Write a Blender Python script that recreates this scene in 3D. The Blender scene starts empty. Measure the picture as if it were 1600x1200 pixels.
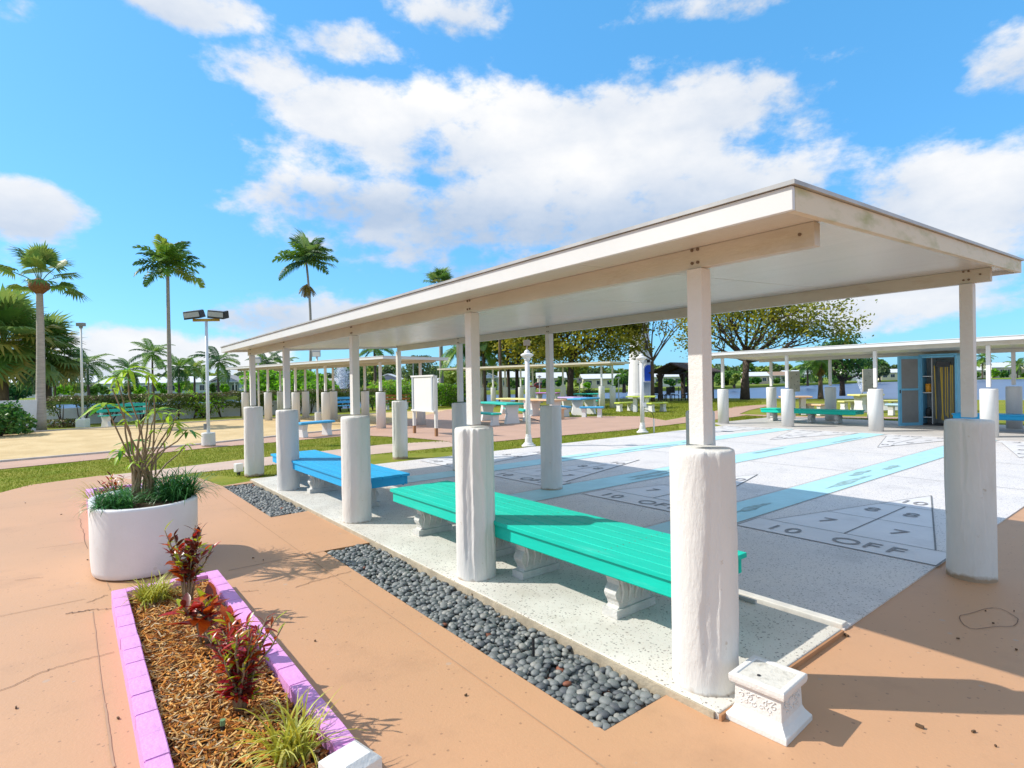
import bpy, bmesh, math, random
from mathutils import Vector, Matrix, noise
random.seed(7)
R = random.uniform
SC = bpy.context.scene
COL = SC.collection
# ------------------------------------------------------------------ camera
F, H = 872.0, 1.56
ROLL, YAW, PITCH = math.radians(1.0), math.radians(-38.25), math.radians(-0.17)
_fw = Vector((-math.sin(YAW)*math.cos(PITCH), math.cos(YAW)*math.cos(PITCH), math.sin(PITCH)))
_r = Vector((math.cos(YAW), math.sin(YAW), 0)); _u = _r.cross(_fw)
_R = _r*math.cos(ROLL) - _u*math.sin(ROLL)
_U = _r*math.sin(ROLL) + _u*math.cos(ROLL)
camd = bpy.data.cameras.new('camera'); cam = bpy.data.objects.new('camera', camd); COL.objects.link(cam)
camd.sensor_width = 36; camd.lens = F/1600*36; camd.clip_start = .05; camd.clip_end = 6000
M = Matrix((_R, _U, -_fw)).transposed().to_4x4(); M.translation = Vector((0, 0, H)); cam.matrix_world = M
SC.camera = cam
def ray(px, py): return _fw*F + _R*(px-800) + _U*(600-py)
def G(px, py, z=0.0):                      # point of the horizontal plane z seen at a photograph pixel
    d = ray(px, py); p = d*((z-H)/d.z); return Vector((p.x, p.y, z))
def D(px, dist):                            # plan point at forward distance dist in the direction of column px
    d = ray(px, 600); k = dist/F; return Vector((d.x*k, d.y*k, 0))
def ZH(px, py, P):                          # height seen at a pixel over plan point P
    d = ray(px, py); t = (P[0]*d.x+P[1]*d.y)/(d.x**2+d.y**2); return H+t*d.z
FACE = math.radians(-38.25)                 # rz that turns a front (-y) towards the camera side
# ------------------------------------------------------------------ render / world
vs = SC.view_settings; vs.view_transform = 'Standard'; vs.look = 'None'; vs.gamma = 1; vs.use_curve_mapping = False
vs.exposure = 0.56
SUN_EL, SUN_AZ = math.radians(41.9), math.radians(-46.2)
sund = bpy.data.lights.new('sun', 'SUN'); sun = bpy.data.objects.new('sun', sund); COL.objects.link(sun)
sund.energy = 3.6; sund.angle = math.radians(.55); sund.color = (1, .945, .86)
sv = Vector((math.sin(SUN_AZ)*math.cos(SUN_EL), math.cos(SUN_AZ)*math.cos(SUN_EL), math.sin(SUN_EL)))
sun.rotation_euler = sv.to_track_quat('Z', 'Y').to_euler()
W = bpy.data.worlds.new('World'); SC.world = W; W.use_nodes = True
wn, wl = W.node_tree.nodes, W.node_tree.links; wn.clear()
def mth(op, a, b=None, c=None, clamp=False, N=None, L=None):
    N = N or wn; L = L or wl
    n = N.new('ShaderNodeMath'); n.operation = op; n.use_clamp = clamp
    for i, s in enumerate((a, b, c)):
        if s is None: continue
        if isinstance(s, (int, float)): n.inputs[i].default_value = s
        else: L.new(s, n.inputs[i])
    return n.outputs[0]
def world():
    out = wn.new('ShaderNodeOutputWorld'); bg = wn.new('ShaderNodeBackground'); wl.new(bg.outputs[0], out.inputs[0])
    STR = .15; bg.inputs[1].default_value = STR
    sky = wn.new('ShaderNodeTexSky'); sky.sky_type = 'NISHITA'; sky.sun_disc = False
    sky.sun_elevation = SUN_EL; sky.sun_rotation = SUN_AZ; sky.dust_density = .6; sky.ozone_density = 1.6; sky.air_density = 1.0
    tc = wn.new('ShaderNodeTexCoord'); sp = wn.new('ShaderNodeSeparateXYZ'); wl.new(tc.outputs['Generated'], sp.inputs[0])
    az = mth('ARCTAN2', sp.outputs[1], sp.outputs[0]); el = mth('ARCSINE', sp.outputs[2])
    mp = wn.new('ShaderNodeMapping'); wl.new(tc.outputs['Generated'], mp.inputs[0]); mp.inputs['Scale'].default_value = (1, 1, 1.7)
    def nz(scale, det, rough, w=0.0):
        n = wn.new('ShaderNodeTexNoise'); n.noise_dimensions = '4D'; n.inputs['W'].default_value = w
        n.inputs['Scale'].default_value = scale; n.inputs['Detail'].default_value = det; n.inputs['Roughness'].default_value = rough
        wl.new(mp.outputs[0], n.inputs['Vector']); return n.outputs[0]
    n1 = nz(5.0, 12, .60, 1.3); n2 = nz(2.2, 5, .5, 4.1); n3 = nz(16, 8, .6, 7.7)
    blobs = [(860,235,450,140,1.15), (760,320,370,110,1.05), (1000,350,370,110,1.1), (620,190,200,85,1.05), (560,300,130,50,.9), (900,420,300,40,.8), (430,105,120,60,.75), (560,75,150,60,.7), (290,8,170,50,.9), (700,25,110,50,.75), (1150,0,260,42,.8),
             (1590,85,110,70,.8), (1500,320,330,120,1.1), (1330,270,190,60,.45), (38,318,108,55,.95), (480,490,200,48,1), (240,560,230,50,1), (1190,80,110,40,.28),
             (1050,90,80,50,.35), (10,20,70,50,.5), (520,290,120,60,.55), (1450,450,330,70,.8), (1190,300,200,110,.8)]
    dens = None; vsum = None
    for (x, y, a, b, w) in blobs:
        d = ray(x, y).normalized(); a0 = math.atan2(d.y, d.x); e0 = math.asin(d.z)
        d2 = ray(x, y-b).normalized(); rb = max(abs(math.asin(d2.z)-e0), .02)
        d3 = ray(x+a, y).normalized(); d4 = ray(x-a, y).normalized()
        ra = abs(math.atan2(d4.y, d4.x)-math.atan2(d3.y, d3.x))/2
        u = mth('MULTIPLY', mth('SUBTRACT', az, a0), 1/ra); v = mth('MULTIPLY', mth('SUBTRACT', el, e0), 1/rb)
        r2 = mth('ADD', mth('MULTIPLY', u, u), mth('MULTIPLY', v, v))
        g = mth('MULTIPLY', mth('SUBTRACT', 1, mth('MULTIPLY', r2, .62), clamp=True), w)
        gv = mth('MULTIPLY', g, v)
        dens = g if dens is None else mth('MAXIMUM', dens, g)
        vsum = gv if vsum is None else mth('ADD', vsum, gv)
    back = mth('MULTIPLY', mth('GREATER_THAN', mth('ABSOLUTE', mth('SUBTRACT', az, math.radians(51.6))), math.radians(48)), .72)  # unseen cloud cover beside and behind the view, added to neutralize blue fill light
    up = mth('MULTIPLY', mth('GREATER_THAN', el, math.radians(38)), .66)  # unseen cloud overhead, added for the same whiter fill
    dens = mth('MAXIMUM', dens, mth('MAXIMUM', back, up))
    # density = coverage + turbulence
    t = mth('ADD', mth('MULTIPLY', dens, .62), mth('MULTIPLY', mth('SUBTRACT', n1, .5), 1.75))
    t = mth('ADD', t, mth('MULTIPLY', mth('SUBTRACT', n3, .5), .5))
    ss = wn.new('ShaderNodeMapRange'); ss.interpolation_type = 'SMOOTHSTEP'; wl.new(t, ss.inputs[0])
    ss.inputs[1].default_value = .27; ss.inputs[2].default_value = .55
    mask = mth('MULTIPLY', ss.outputs[0], .97)
    sh = mth('ADD', mth('ADD', mth('MULTIPLY', vsum, .5), .46), mth('MULTIPLY', mth('SUBTRACT', n2, .5), 2.0))
    sh = mth('ADD', sh, mth('MULTIPLY', mth('SUBTRACT', n1, .5), 1.6), clamp=True)
    cr = wn.new('ShaderNodeMix'); cr.data_type = 'RGBA'; wl.new(sh, cr.inputs[0])
    k = .70/STR
    cr.inputs[6].default_value = (.49*k, .60*k, .77*k, 1); cr.inputs[7].default_value = (1.02*k, 1.01*k, 1.0*k, 1)
    tint = wn.new('ShaderNodeMix'); tint.data_type = 'RGBA'; tint.blend_type = 'MULTIPLY'; tint.inputs[0].default_value = 1
    wl.new(sky.outputs[0], tint.inputs[6]); tint.inputs[7].default_value = (.60, .93, 1.22, 1)
    air = wn.new('ShaderNodeMix'); air.data_type = 'RGBA'; air.inputs[0].default_value = .55; wl.new(tint.outputs[2], air.inputs[6]); air.inputs[7].default_value = (.078/STR, .35/STR, .66/STR, 1)
    mx = wn.new('ShaderNodeMix'); mx.data_type = 'RGBA'; wl.new(mask, mx.inputs[0]); wl.new(air.outputs[2], mx.inputs[6]); wl.new(cr.outputs[2], mx.inputs[7])
    wl.new(mx.outputs[2], bg.inputs[0])
world()
# ------------------------------------------------------------------ materials
MT = {}
def lin(c):
    return tuple(((x/255)/12.92 if x/255 <= .04045 else ((x/255+.055)/1.055)**2.4) for x in c)
def mat(name, col, rough=.6, var=.12, vs=3.0, bump=0.0, bs=40.0, col2=None, stretch=None, metal=0, trans=0, spec=.5, det=5, fac=(.35, .65), speck=None, coords='Object', coat=0, grime=None):
    if name in MT: return MT[name]
    m = bpy.data.materials.new(name); m.use_nodes = True; N, L = m.node_tree.nodes, m.node_tree.links
    b = N['Principled BSDF']; b.inputs['Roughness'].default_value = rough; b.inputs['Metallic'].default_value = metal
    b.inputs['Specular IOR Level'].default_value = spec
    if coat: b.inputs['Coat Weight'].default_value = coat; b.inputs['Coat Roughness'].default_value = .2
    tc = N.new('ShaderNodeTexCoord'); src = tc.outputs[coords]
    if stretch:
        mp = N.new('ShaderNodeMapping'); mp.inputs['Scale'].default_value = stretch; L.new(src, mp.inputs[0]); src = mp.outputs[0]
    def nz(s, d=det, r=.6):
        n = N.new('ShaderNodeTexNoise'); n.inputs['Scale'].default_value = s; n.inputs['Detail'].default_value = d; n.inputs['Roughness'].default_value = r
        L.new(src, n.inputs['Vector']); return n.outputs[0]
    c1 = tuple(col)+(1,); c2 = tuple(col2)+(1,) if col2 else tuple(max(0, x*(1-var)) for x in col)+(1,)
    rr = N.new('ShaderNodeMapRange'); L.new(nz(vs), rr.inputs[0]); rr.inputs[1].default_value = fac[0]; rr.inputs[2].default_value = fac[1]
    mx = N.new('ShaderNodeMix'); mx.data_type = 'RGBA'; L.new(rr.outputs[0], mx.inputs[0]); mx.inputs[6].default_value = c1; mx.inputs[7].default_value = c2
    outc = mx.outputs[2]
    if speck:
        for (sc, th, sc_col, amt) in speck:
            v = N.new('ShaderNodeTexVoronoi'); v.inputs['Scale'].default_value = sc; L.new(src, v.inputs['Vector'])
            wn_ = N.new('ShaderNodeTexWhiteNoise'); wn_.noise_dimensions = '3D'; L.new(v.outputs['Position'], wn_.inputs['Vector'])
            a = mth('LESS_THAN', v.outputs['Distance'], mth('MULTIPLY_ADD', mth('FRACT', mth('MULTIPLY', wn_.outputs[0], 37.7, N=N, L=L), N=N, L=L), .38, .08, N=N, L=L), N=N, L=L); c = mth('LESS_THAN', wn_.outputs[0], th, N=N, L=L)
            f = mth('MULTIPLY', mth('MULTIPLY', a, c, N=N, L=L), amt, N=N, L=L)
            x2 = N.new('ShaderNodeMix'); x2.data_type = 'RGBA'; L.new(f, x2.inputs[0]); L.new(outc, x2.inputs[6]); x2.inputs[7].default_value = tuple(sc_col)+(1,); outc = x2.outputs[2]
    if grime:
        gs, ga, gc, glo = grime
        g1 = N.new('ShaderNodeTexNoise'); g1.inputs['Scale'].default_value = gs; g1.inputs['Detail'].default_value = 10; g1.inputs['Roughness'].default_value = .7; L.new(src, g1.inputs['Vector'])
        r2 = N.new('ShaderNodeMapRange'); L.new(g1.outputs[0], r2.inputs[0]); r2.inputs[1].default_value = glo; r2.inputs[2].default_value = glo+.16
        x3 = N.new('ShaderNodeMix'); x3.data_type = 'RGBA'; L.new(mth('MULTIPLY', r2.outputs[0], ga, N=N, L=L), x3.inputs[0]); L.new(outc, x3.inputs[6]); x3.inputs[7].default_value = tuple(gc)+(1,); outc = x3.outputs[2]
    L.new(outc, b.inputs['Base Color'])
    if bump:
        bp = N.new('ShaderNodeBump'); bp.inputs['Strength'].default_value = bump; bp.inputs['Distance'].default_value = .02; L.new(nz(bs), bp.inputs['Height']); L.new(bp.outputs[0], b.inputs['Normal'])
    if trans:
        o = N['Material Output']; tr = N.new('ShaderNodeBsdfTranslucent'); L.new(outc, tr.inputs[0]); ms = N.new('ShaderNodeMixShader'); ms.inputs[0].default_value = trans
        L.new(b.outputs[0], ms.inputs[1]); L.new(tr.outputs[0], ms.inputs[2]); L.new(ms.outputs[0], o.inputs[0])
    MT[name] = m; return m
white = mat('white_paint', (.70, .685, .65), .5, .06, 4, .25, 60)
plaster = mat('painted_concrete', (.70, .69, .655), .6, .07, 5, .28, 45, stretch=(1, 1, .35), grime=(3.5, .35, (.50, .46, .38), .56))
def dirt(m, zt=.10):
    N, L = m.node_tree.nodes, m.node_tree.links; b = N['Principled BSDF']; src = b.inputs['Base Color'].links[0].from_socket
    tc = N.new('ShaderNodeTexCoord'); sp = N.new('ShaderNodeSeparateXYZ'); L.new(tc.outputs['Object'], sp.inputs[0])
    n = N.new('ShaderNodeTexNoise'); n.inputs['Scale'].default_value = 14; n.inputs['Detail'].default_value = 6; L.new(tc.outputs['Object'], n.inputs['Vector'])
    h = mth('SUBTRACT', 1, mth('DIVIDE', sp.outputs[2], zt, N=N, L=L), clamp=True, N=N, L=L)
    f = mth('MULTIPLY', mth('SUBTRACT', mth('ADD', h, n.outputs[0], N=N, L=L), .84, N=N, L=L), 2.6, clamp=True, N=N, L=L)
    mx = N.new('ShaderNodeMix'); mx.data_type = 'RGBA'; L.new(mth('MULTIPLY', f, .85, N=N, L=L), mx.inputs[0]); L.new(src, mx.inputs[6]); mx.inputs[7].default_value = (.30, .19, .09, 1); L.new(mx.outputs[2], b.inputs['Base Color'])
    # scattered chips and rust specks
    v = N.new('ShaderNodeTexNoise'); v.inputs['Scale'].default_value = 26; v.inputs['Detail'].default_value = 3; L.new(tc.outputs['Object'], v.inputs['Vector'])
    f2 = mth('MULTIPLY', mth('SUBTRACT', v.outputs[0], .70, N=N, L=L), 14, clamp=True, N=N, L=L)
    m2 = N.new('ShaderNodeMix'); m2.data_type = 'RGBA'; L.new(mth('MULTIPLY', f2, .55, N=N, L=L), m2.inputs[0]); L.new(mx.outputs[2], m2.inputs[6]); m2.inputs[7].default_value = (.42, .33, .22, 1); L.new(m2.outputs[2], b.inputs['Base Color'])
dirt(plaster, .075)
farwhite = mat('far_white', (.72, .71, .69), .6, .05, 2)
beam_m = mat('beam_paint', (.59, .565, .50), .5, .10, 2.5, .15, 30, stretch=(1, 1, 3), grime=(3, .45, (.40, .34, .24), .56))
soffit_m = mat('soffit', (.67, .655, .61), .25, .05, 9, .12, 90, stretch=(1, .08, 1))
roofw = mat('roof_white', (.65, .655, .645), .35, .05, 2, grime=(2.5, .3, (.48, .47, .43), .55))
bolt_m = mat('bolt', (.18, .13, .09), .6)
edge_m = mat('drip_edge', (.45, .46, .46), .4, .3, 4)
# roof end fascia with green algae at the top
algae = mat('fascia_algae', (.63, .555, .40), .5, .2, 4, .1, 30, col2=(.36, .34, .12), fac=(.5, .72), stretch=(.8, .8, 2.5))
terra = mat('terracotta_paint', (.54, .30, .16), .55, .1, .9, .12, 60, col2=(.50, .285, .155), grime=(1.1, .5, (.36, .205, .115), .55), speck=[(55, .05, (.22, .12, .07), .6), (21, .02, (.40, .33, .27), .5)], det=8)
terra2 = mat('terracotta_dark', (.44, .22, .10), .6, .2, 5)
pathm = mat('pink_path', (.55, .40, .31), .7, .12, 1.5, .1, 50)
crackm = mat('crack', (.17, .10, .065), .9)
jointm = mat('joint', (.42, .27, .17), .9)
terrazzo = mat('terrazzo', (.68, .635, .60), .55, .1, 1.6, .08, 120, col2=(.62, .59, .58), grime=(1.6, .45, (.40, .37, .34), .56), speck=[(62, .5, (.20, .19, .18), .75), (110, .35, (.30, .25, .22), .7), (45, .12, (.80, .78, .75), .7)], det=8)
seatslab = mat('seat_slab', (.68, .655, .59), .6, .12, 1.8, .1, 100, col2=(.56, .53, .47), grime=(2.2, .4, (.42, .38, .30), .56), speck=[(62, .45, (.20, .18, .16), .85), (120, .3, (.40, .32, .24), .7)])
slabedge = mat('slab_edge', (.50, .42, .30), .8, .3, 8, .3, 60)
tri_m = mat('court_paint', (.70, .68, .68), .5, .08, 2, .05, 60, grime=(2.5, .4, (.50, .48, .47), .54))
line_m = mat('court_line', (.20, .20, .20), .7, .3, 20)
ink_m = mat('court_letter', (.27, .265, .27), .7, .3, 20, grime=(6, .7, (.52, .51, .52), .52))
stripe_m = mat('blue_stripe', (.42, .72, .77), .5, .12, 3, .05, 60, grime=(2.5, .5, (.45, .58, .60), .54), speck=[(70, .08, (.3, .45, .48), .5)])
stain_m = mat('stain', (.20, .30, .29), .6, .4, 12, col2=(.33, .52, .55))
grass_m = mat('grass', (.17, .215, .02), .9, .4, 1.3, .9, 55, col2=(.27, .26, .045), det=9, spec=.1)
blade_m = mat('grass_blades', (.18, .26, .02), .8, .3, 1.2, col2=(.30, .29, .05), trans=.35, spec=.1)
sand_m = mat('sand', (.63, .48, .27), .95, .25, 1.2, .8, 14, col2=(.52, .38, .20), stretch=(1, .6, 1), det=8, spec=.1)
soil_m = mat('soil', (.10, .055, .025), .95, .4, 20, .8, 50)
chip_ms = [mat('chip%d' % i, c, .85, .35, 30, spec=.2) for i, c in enumerate([(.66, .27, .05), (.48, .16, .035), (.76, .45, .16), (.28, .10, .03), (.66, .50, .30)])]
pink = mat('orchid_paint', (.75, .34, .70), .55, .12, 6, .3, 40, grime=(7, .5, (.48, .30, .40), .56))
teal = mat('teal_paint', (.002, .56, .42), .5, .14, 5, .15, 40, stretch=(1, .15, 1), spec=.3, grime=(9, .45, (.10, .62, .50), .56))
blue = mat('blue_paint', (.02, .40, .76), .5, .14, 5, .15, 40, stretch=(1, .15, 1), spec=.3)
teal2 = mat('teal_far', (.02, .50, .40), .5); blue2 = mat('blue_far', (.06, .40, .70), .5); lime2 = mat('lime_far', (.60, .70, .10), .5)
peach2 = mat('peach_far', (.75, .48, .28), .5); lav2 = mat('lavender_far', (.55, .40, .72), .5); purp2 = mat('purple_far', (.50, .16, .60), .5); yel2 = mat('yellow_far', (.76, .70, .25), .5)
orange2 = mat('orange_wood', (.62, .24, .07), .5); lb2 = mat('pale_blue', (.45, .66, .80), .5)
legm = mat('cast_concrete', (.62, .61, .57), .75, .2, 9, .5, 50)
greyp = mat('grey_panel', (.27, .28, .28), .6); lockblue = mat('locker_blue', (.18, .54, .80), .45)
dark = mat('dark', (.02, .02, .022), .6); darkmetal = mat('dark_metal', (.05, .05, .055), .4, metal=.6)
cue = mat('cue_yellow', (.62, .42, .04), .4); orangeb = mat('bucket_orange', (.75, .32, .02), .5)
tan = mat('tan_board', (.50, .46, .36), .6, .2, 10)
wall_m = mat('white_wall', (.76, .77, .80), .8, .08, 4, .5, 12)
bark = mat('bark', (.16, .11, .07), .9, .4, 12, .8, 30, stretch=(1, 1, .3))
bark_d = mat('bark_dark', (.085, .06, .045), .9, .4, 8, .8, 20)
bark_g = mat('bark_grey', (.38, .34, .29), .9, .25, 6, .6, 18, stretch=(.6, .6, 4))
stem_m = mat('stem', (.30, .22, .13), .8, .3, 15, .4, 60)
fib = mat('palm_fibre', (.28, .13, .05), .95, .5, 20, .8, 40)
def leafm(n, c, c2, t=.35, s=5, rough=.45, spec=.35): return mat(n, c, rough, .3, s, col2=c2, trans=t, spec=spec)
L_palm = leafm('palm_leaf', (.10, .25, .03), (.22, .34, .04)); L_palm2 = leafm('palm_leaf_dark', (0.0388, 0.109, 0.031), (0.0775, 0.171, 0.0388)); L_palmy = leafm('palm_leaf_yellow', (.25, .17, .02), (.36, .24, .04))
L_fan = leafm('fan_leaf', (.13, .26, .06), (.26, .33, .07), .45); L_fanb = leafm('fan_leaf_bronze', (.42, .32, .06), (.26, .27, .05), .45)
L_ol = leafm('olive_leaf', (.27, .31, .03), (.42, .38, .04), .45); L_ol2 = leafm('olive_leaf_dark', (.12, .16, .02), (.18, .22, .025), .35); L_old = leafm('ochre_leaf', (.44, .36, .03), (.34, .33, .03), .45)
L_hd = leafm('hedge_leaf', (0.0775, 0.139, 0.0232), (0.155, 0.202, 0.0465)); L_hb = leafm('hedge_brown', (.14, .10, .05), (.20, .15, .07), .2); L_br = leafm('bright_leaf', (0.186, 0.496, 0.0186), (0.31, 0.589, 0.031), .45)
L_dk = leafm('dark_leaf', (0.0232, 0.109, 0.0186), (0.0465, 0.171, 0.031)); L_md = leafm('mid_leaf', (0.0775, 0.186, 0.031), (0.139, 0.264, 0.0465)); L_lt = leafm('light_leaf', (0.248, 0.372, 0.0465), (0.372, 0.434, 0.0775), .4)
L_far = leafm('far_leaf', (0.093, 0.155, 0.0775), (0.155, 0.217, 0.0775), .2)
L_sch = leafm('planter_leaf', (.44, .62, .03), (.28, .50, .03), .45, 8); L_schd = leafm('planter_leaf_deep', (.05, .24, .03), (.10, .30, .03), .4, 8)
L_lir = leafm('strap_leaf', (0.0465, 0.202, 0.0465), (0.109, 0.31, 0.0775), .3, 8, .35); L_var = leafm('variegated_blade', (.44, .50, .05), (.70, .68, .25), .35, 10); L_vary = leafm('yellow_blade', (.50, .42, .03), (.38, .42, .05), .35, 10)
C_red = leafm('croton_red', (.58, .03, .012), (.32, .015, .012), .35, 12, .3, .5); C_dk = leafm('croton_dark', (.075, .018, .012), (.17, .022, .014), .2, 12, .3, .5)
C_mag = leafm('croton_magenta', (.22, .012, .03), (.40, .02, .035), .3, 12, .3, .5); C_gr = leafm('croton_green', (.25, .42, .02), (.55, .55, .03), .35, 12, .3, .5); C_or = leafm('croton_orange', (.62, .14, .01), (.45, .06, .01), .35, 12, .3, .5)
# ------------------------------------------------------------------ geometry helpers
class MB:
    def __init__(s): s.v = []; s.f = []; s.m = []
    def add(s, vs_, fs, mi=0):
        n = len(s.v); s.v += [tuple(p) for p in vs_]; s.f += [tuple(i+n for i in f) for f in fs]; s.m += [mi]*len(fs)
    def box(s, c, d, rz=0, mi=0, Mx=None):
        x, y, z = d[0]/2, d[1]/2, d[2]/2; ps = [Vector((a, b, e)) for e in (-z, z) for a, b in ((-x, -y), (x, -y), (x, y), (-x, y))]
        if Mx is None: Mx = Matrix.Rotation(rz, 3, 'Z')
        s.add([Mx @ p + Vector(c) for p in ps], [(0, 3, 2, 1), (4, 5, 6, 7), (0, 1, 5, 4), (1, 2, 6, 5), (2, 3, 7, 6), (3, 0, 4, 7)], mi)
    def bar(s, p, q, w, h, mi=0):
        p, q = Vector(p), Vector(q); d = q-p; L = d.length
        s.box((p+q)/2, (w, h, L), 0, mi, d.to_track_quat('Z', 'Y').to_matrix())
    def tube(s, pts, rs, n=8, mi=0, cap=True):
        pts = [Vector(p) for p in pts]; k = len(pts)
        if not isinstance(rs, (list, tuple)): rs = [rs]*k
        vs_, fs = [], []; up = Vector((.13, .27, 1)).normalized()
        for i, p in enumerate(pts):
            t = (pts[min(i+1, k-1)]-pts[max(i-1, 0)]); t = t.normalized() if t.length > 1e-9 else Vector((0, 0, 1))
            a = t.cross(up if abs(t.dot(up)) < .95 else Vector((1, 0, 0))).normalized(); b = t.cross(a)
            for j in range(n):
                an = 2*math.pi*j/n; vs_.append(p+(a*math.cos(an)+b*math.sin(an))*rs[i])
        for i in range(k-1):
            for j in range(n):
                j2 = (j+1) % n; fs.append((i*n+j, (i+1)*n+j, (i+1)*n+j2, i*n+j2))
        if cap: fs.append(tuple(range(n))); fs.append(tuple((k-1)*n+j for j in reversed(range(n))))
        s.add(vs_, fs, mi)
    def prism(s, poly, z0, z1, mi=0):
        n = len(poly); a = sum(poly[i][0]*poly[(i+1) % n][1]-poly[(i+1) % n][0]*poly[i][1] for i in range(n))
        if a < 0: poly = poly[::-1]
        vs_ = [(p[0], p[1], z0) for p in poly]+[(p[0], p[1], z1) for p in poly]
        s.add(vs_, [tuple(reversed(range(n))), tuple(range(n, 2*n))]+[(i, (i+1) % n, n+(i+1) % n, n+i) for i in range(n)], mi)
    def sheet(s, poly, z, mi=0):
        n = len(poly); a = sum(poly[i][0]*poly[(i+1) % n][1]-poly[(i+1) % n][0]*poly[i][1] for i in range(n))
        if a < 0: poly = poly[::-1]
        s.add([(p[0], p[1], z) for p in poly], [tuple(range(n))], mi)
    def strip(s, pts, w, z, mi=0):
        for i in range(len(pts)-1):
            p, q = Vector(pts[i][:2]), Vector(pts[i+1][:2]); d = (q-p).normalized(); nrm = Vector((-d.y, d.x))*(w/2)
            s.sheet([p-nrm, q-nrm, q+nrm, p+nrm], z+.00002*i, mi)
    def lathe(s, c, prof, n=24, mi=0, sx=1, sy=1):
        vs_, fs = [], []
        for r, z in prof:
            for j in range(n):
                a = 2*math.pi*j/n; vs_.append((c[0]+r*math.cos(a)*sx, c[1]+r*math.sin(a)*sy, c[2]+z))
        for i in range(len(prof)-1):
            for j in range(n):
                j2 = (j+1) % n; fs.append((i*n+j, i*n+j2, (i+1)*n+j2, (i+1)*n+j))
        fs.append(tuple(reversed(range(n)))); k = len(prof)-1; fs.append(tuple(k*n+j for j in range(n)))
        s.add(vs_, fs, mi)
    def ext(s, prof, axis, a0, a1, mi=0):          # profile (p,q) pushed along axis 'x' or 'y'
        n = len(prof)
        def P(t, p): return (t, p[0], p[1]) if axis == 'x' else (p[0], t, p[1])
        vs_ = [P(a0, p) for p in prof]+[P(a1, p) for p in prof]
        s.add(vs_, [tuple(range(n)), tuple(reversed(range(n, 2*n)))]+[((i+1) % n, i, n+i, n+(i+1) % n) for i in range(n)], mi)
    def leafq(s, c, size, mi=0, asp=.55):
        d = Vector((R(-1, 1), R(-1, 1), R(-.8, .8))).normalized(); e = d.cross(Vector((R(-1, 1), R(-1, 1), R(-1, 1)))).normalized()
        c = Vector(c); a = d*size*.5; b = e*size*.5*asp; s.add([c-a, c+b, c+a, c-b], [(0, 1, 2, 3)], mi)
    def mesh(s, name, mats, smooth=False):
        me = bpy.data.meshes.new(name); me.from_pydata(s.v, [], s.f)
        for m in (mats if isinstance(mats, (list, tuple)) else [mats]): me.materials.append(m)
        if max(s.m, default=0): me.polygons.foreach_set('material_index', s.m)
        if smooth: me.polygons.foreach_set('use_smooth', [True]*len(s.f))
        me.update(); return me
    def build(s, name, mats, parent=None, smooth=False, bev=0, fix=False):
        me = s.mesh(name, mats, smooth)
        if fix:
            bm = bmesh.new(); bm.from_mesh(me); bmesh.ops.recalc_face_normals(bm, faces=bm.faces); bm.to_mesh(me); bm.free()
        o = bpy.data.objects.new(name, me); COL.objects.link(o)
        if parent: o.parent = parent
        if bev:
            b = o.modifiers.new('bevel', 'BEVEL'); b.width = bev; b.segments = 2; b.limit_method = 'ANGLE'; b.angle_limit = math.radians(40)
        return o
def link(me, name, parent=None, loc=None, rot=None, sc=None, mw=None):
    o = bpy.data.objects.new(name, me); COL.objects.link(o)
    if parent: o.parent = parent
    if mw is not None: o.matrix_local = mw
    else:
        if loc is not None: o.location = loc
        if rot is not None: o.rotation_euler = rot
        if sc is not None: o.scale = sc
    return o
def tag(o, label=None, cat=None, group=None, kind=None):
    if label: o['label'] = label
    if cat: o['category'] = cat
    if group: o['group'] = group
    if kind: o['kind'] = kind
    return o
def thing(name, label, cat, loc=(0, 0, 0), rz=0, group=None):
    o = bpy.data.objects.new(name, None); COL.objects.link(o); o.location = loc; o.rotation_euler = (0, 0, rz); o.empty_display_size = .1
    return tag(o, label, cat, group)
def copy_tree(o, parent=None):
    c = o.copy(); COL.objects.link(c)
    if parent: c.parent = parent
    for ch in list(o.children): copy_tree(ch, c)
    return c
def dup(o, loc, rz=None, label=None, sc=None):
    c = copy_tree(o); c.location = loc
    if rz is not None: c.rotation_euler = (0, 0, rz)
    if label: c['label'] = label
    if sc: c.scale = (sc,)*3 if not isinstance(sc, tuple) else sc
    return c
def struct(mb, name, mats, parent=None, **k):
    o = mb.build(name, mats, parent, **k)
    if not parent: o['kind'] = 'structure'
    return o
def one(name, mats, parent, fn, **k):
    m = MB(); fn(m); return m.build(name, mats, parent, **k)
# ------------------------------------------------------------------ the ground, paving and water
near_bank = [(-260, 40), (-60, 42), (-20, 36.5), (0, 36.2), (12, 36.5), (20, 37), (28.5, 36), (37, 34), (41, 25.5), (43, 16), (44, 7), (47, -20), (60, -90), (80, -260)]
g = MB()
HX0, HX1, HY0, HY1 = 1.84, 2.29, 1.71, 9.75
outer = near_bank
g.sheet([(-260, -260)]+[(-260, 40), (-60, 42), (-20, 36.5), (0, 36.2), (HX0, 36.25), (HX0, -260)], -.012)
g.sheet([(HX1, -260), (HX1, 36.3), (12, 36.5), (20, 37), (28.5, 36), (37, 34), (41, 25.5), (43, 16), (44, 7), (47, -20), (60, -90), (80, -260)], -.012)
g.sheet([(HX0, -260), (HX1, -260), (HX1, HY0), (HX0, HY0)], -.012)
g.sheet([(HX0, HY1), (HX1, HY1), (HX1, 36.3), (HX0, 36.25)], -.012)
for i in range(len(near_bank)-1):
    a, b = near_bank[i], near_bank[i+1]
    g.add([(a[0], a[1], -.012), (b[0], b[1], -.012), (b[0]*1.012, b[1]*1.012+.2, -1.2), (a[0]*1.012, a[1]*1.012+.2, -1.2)], [(0, 1, 2, 3)])
struct(g, 'ground', grass_m)
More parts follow.
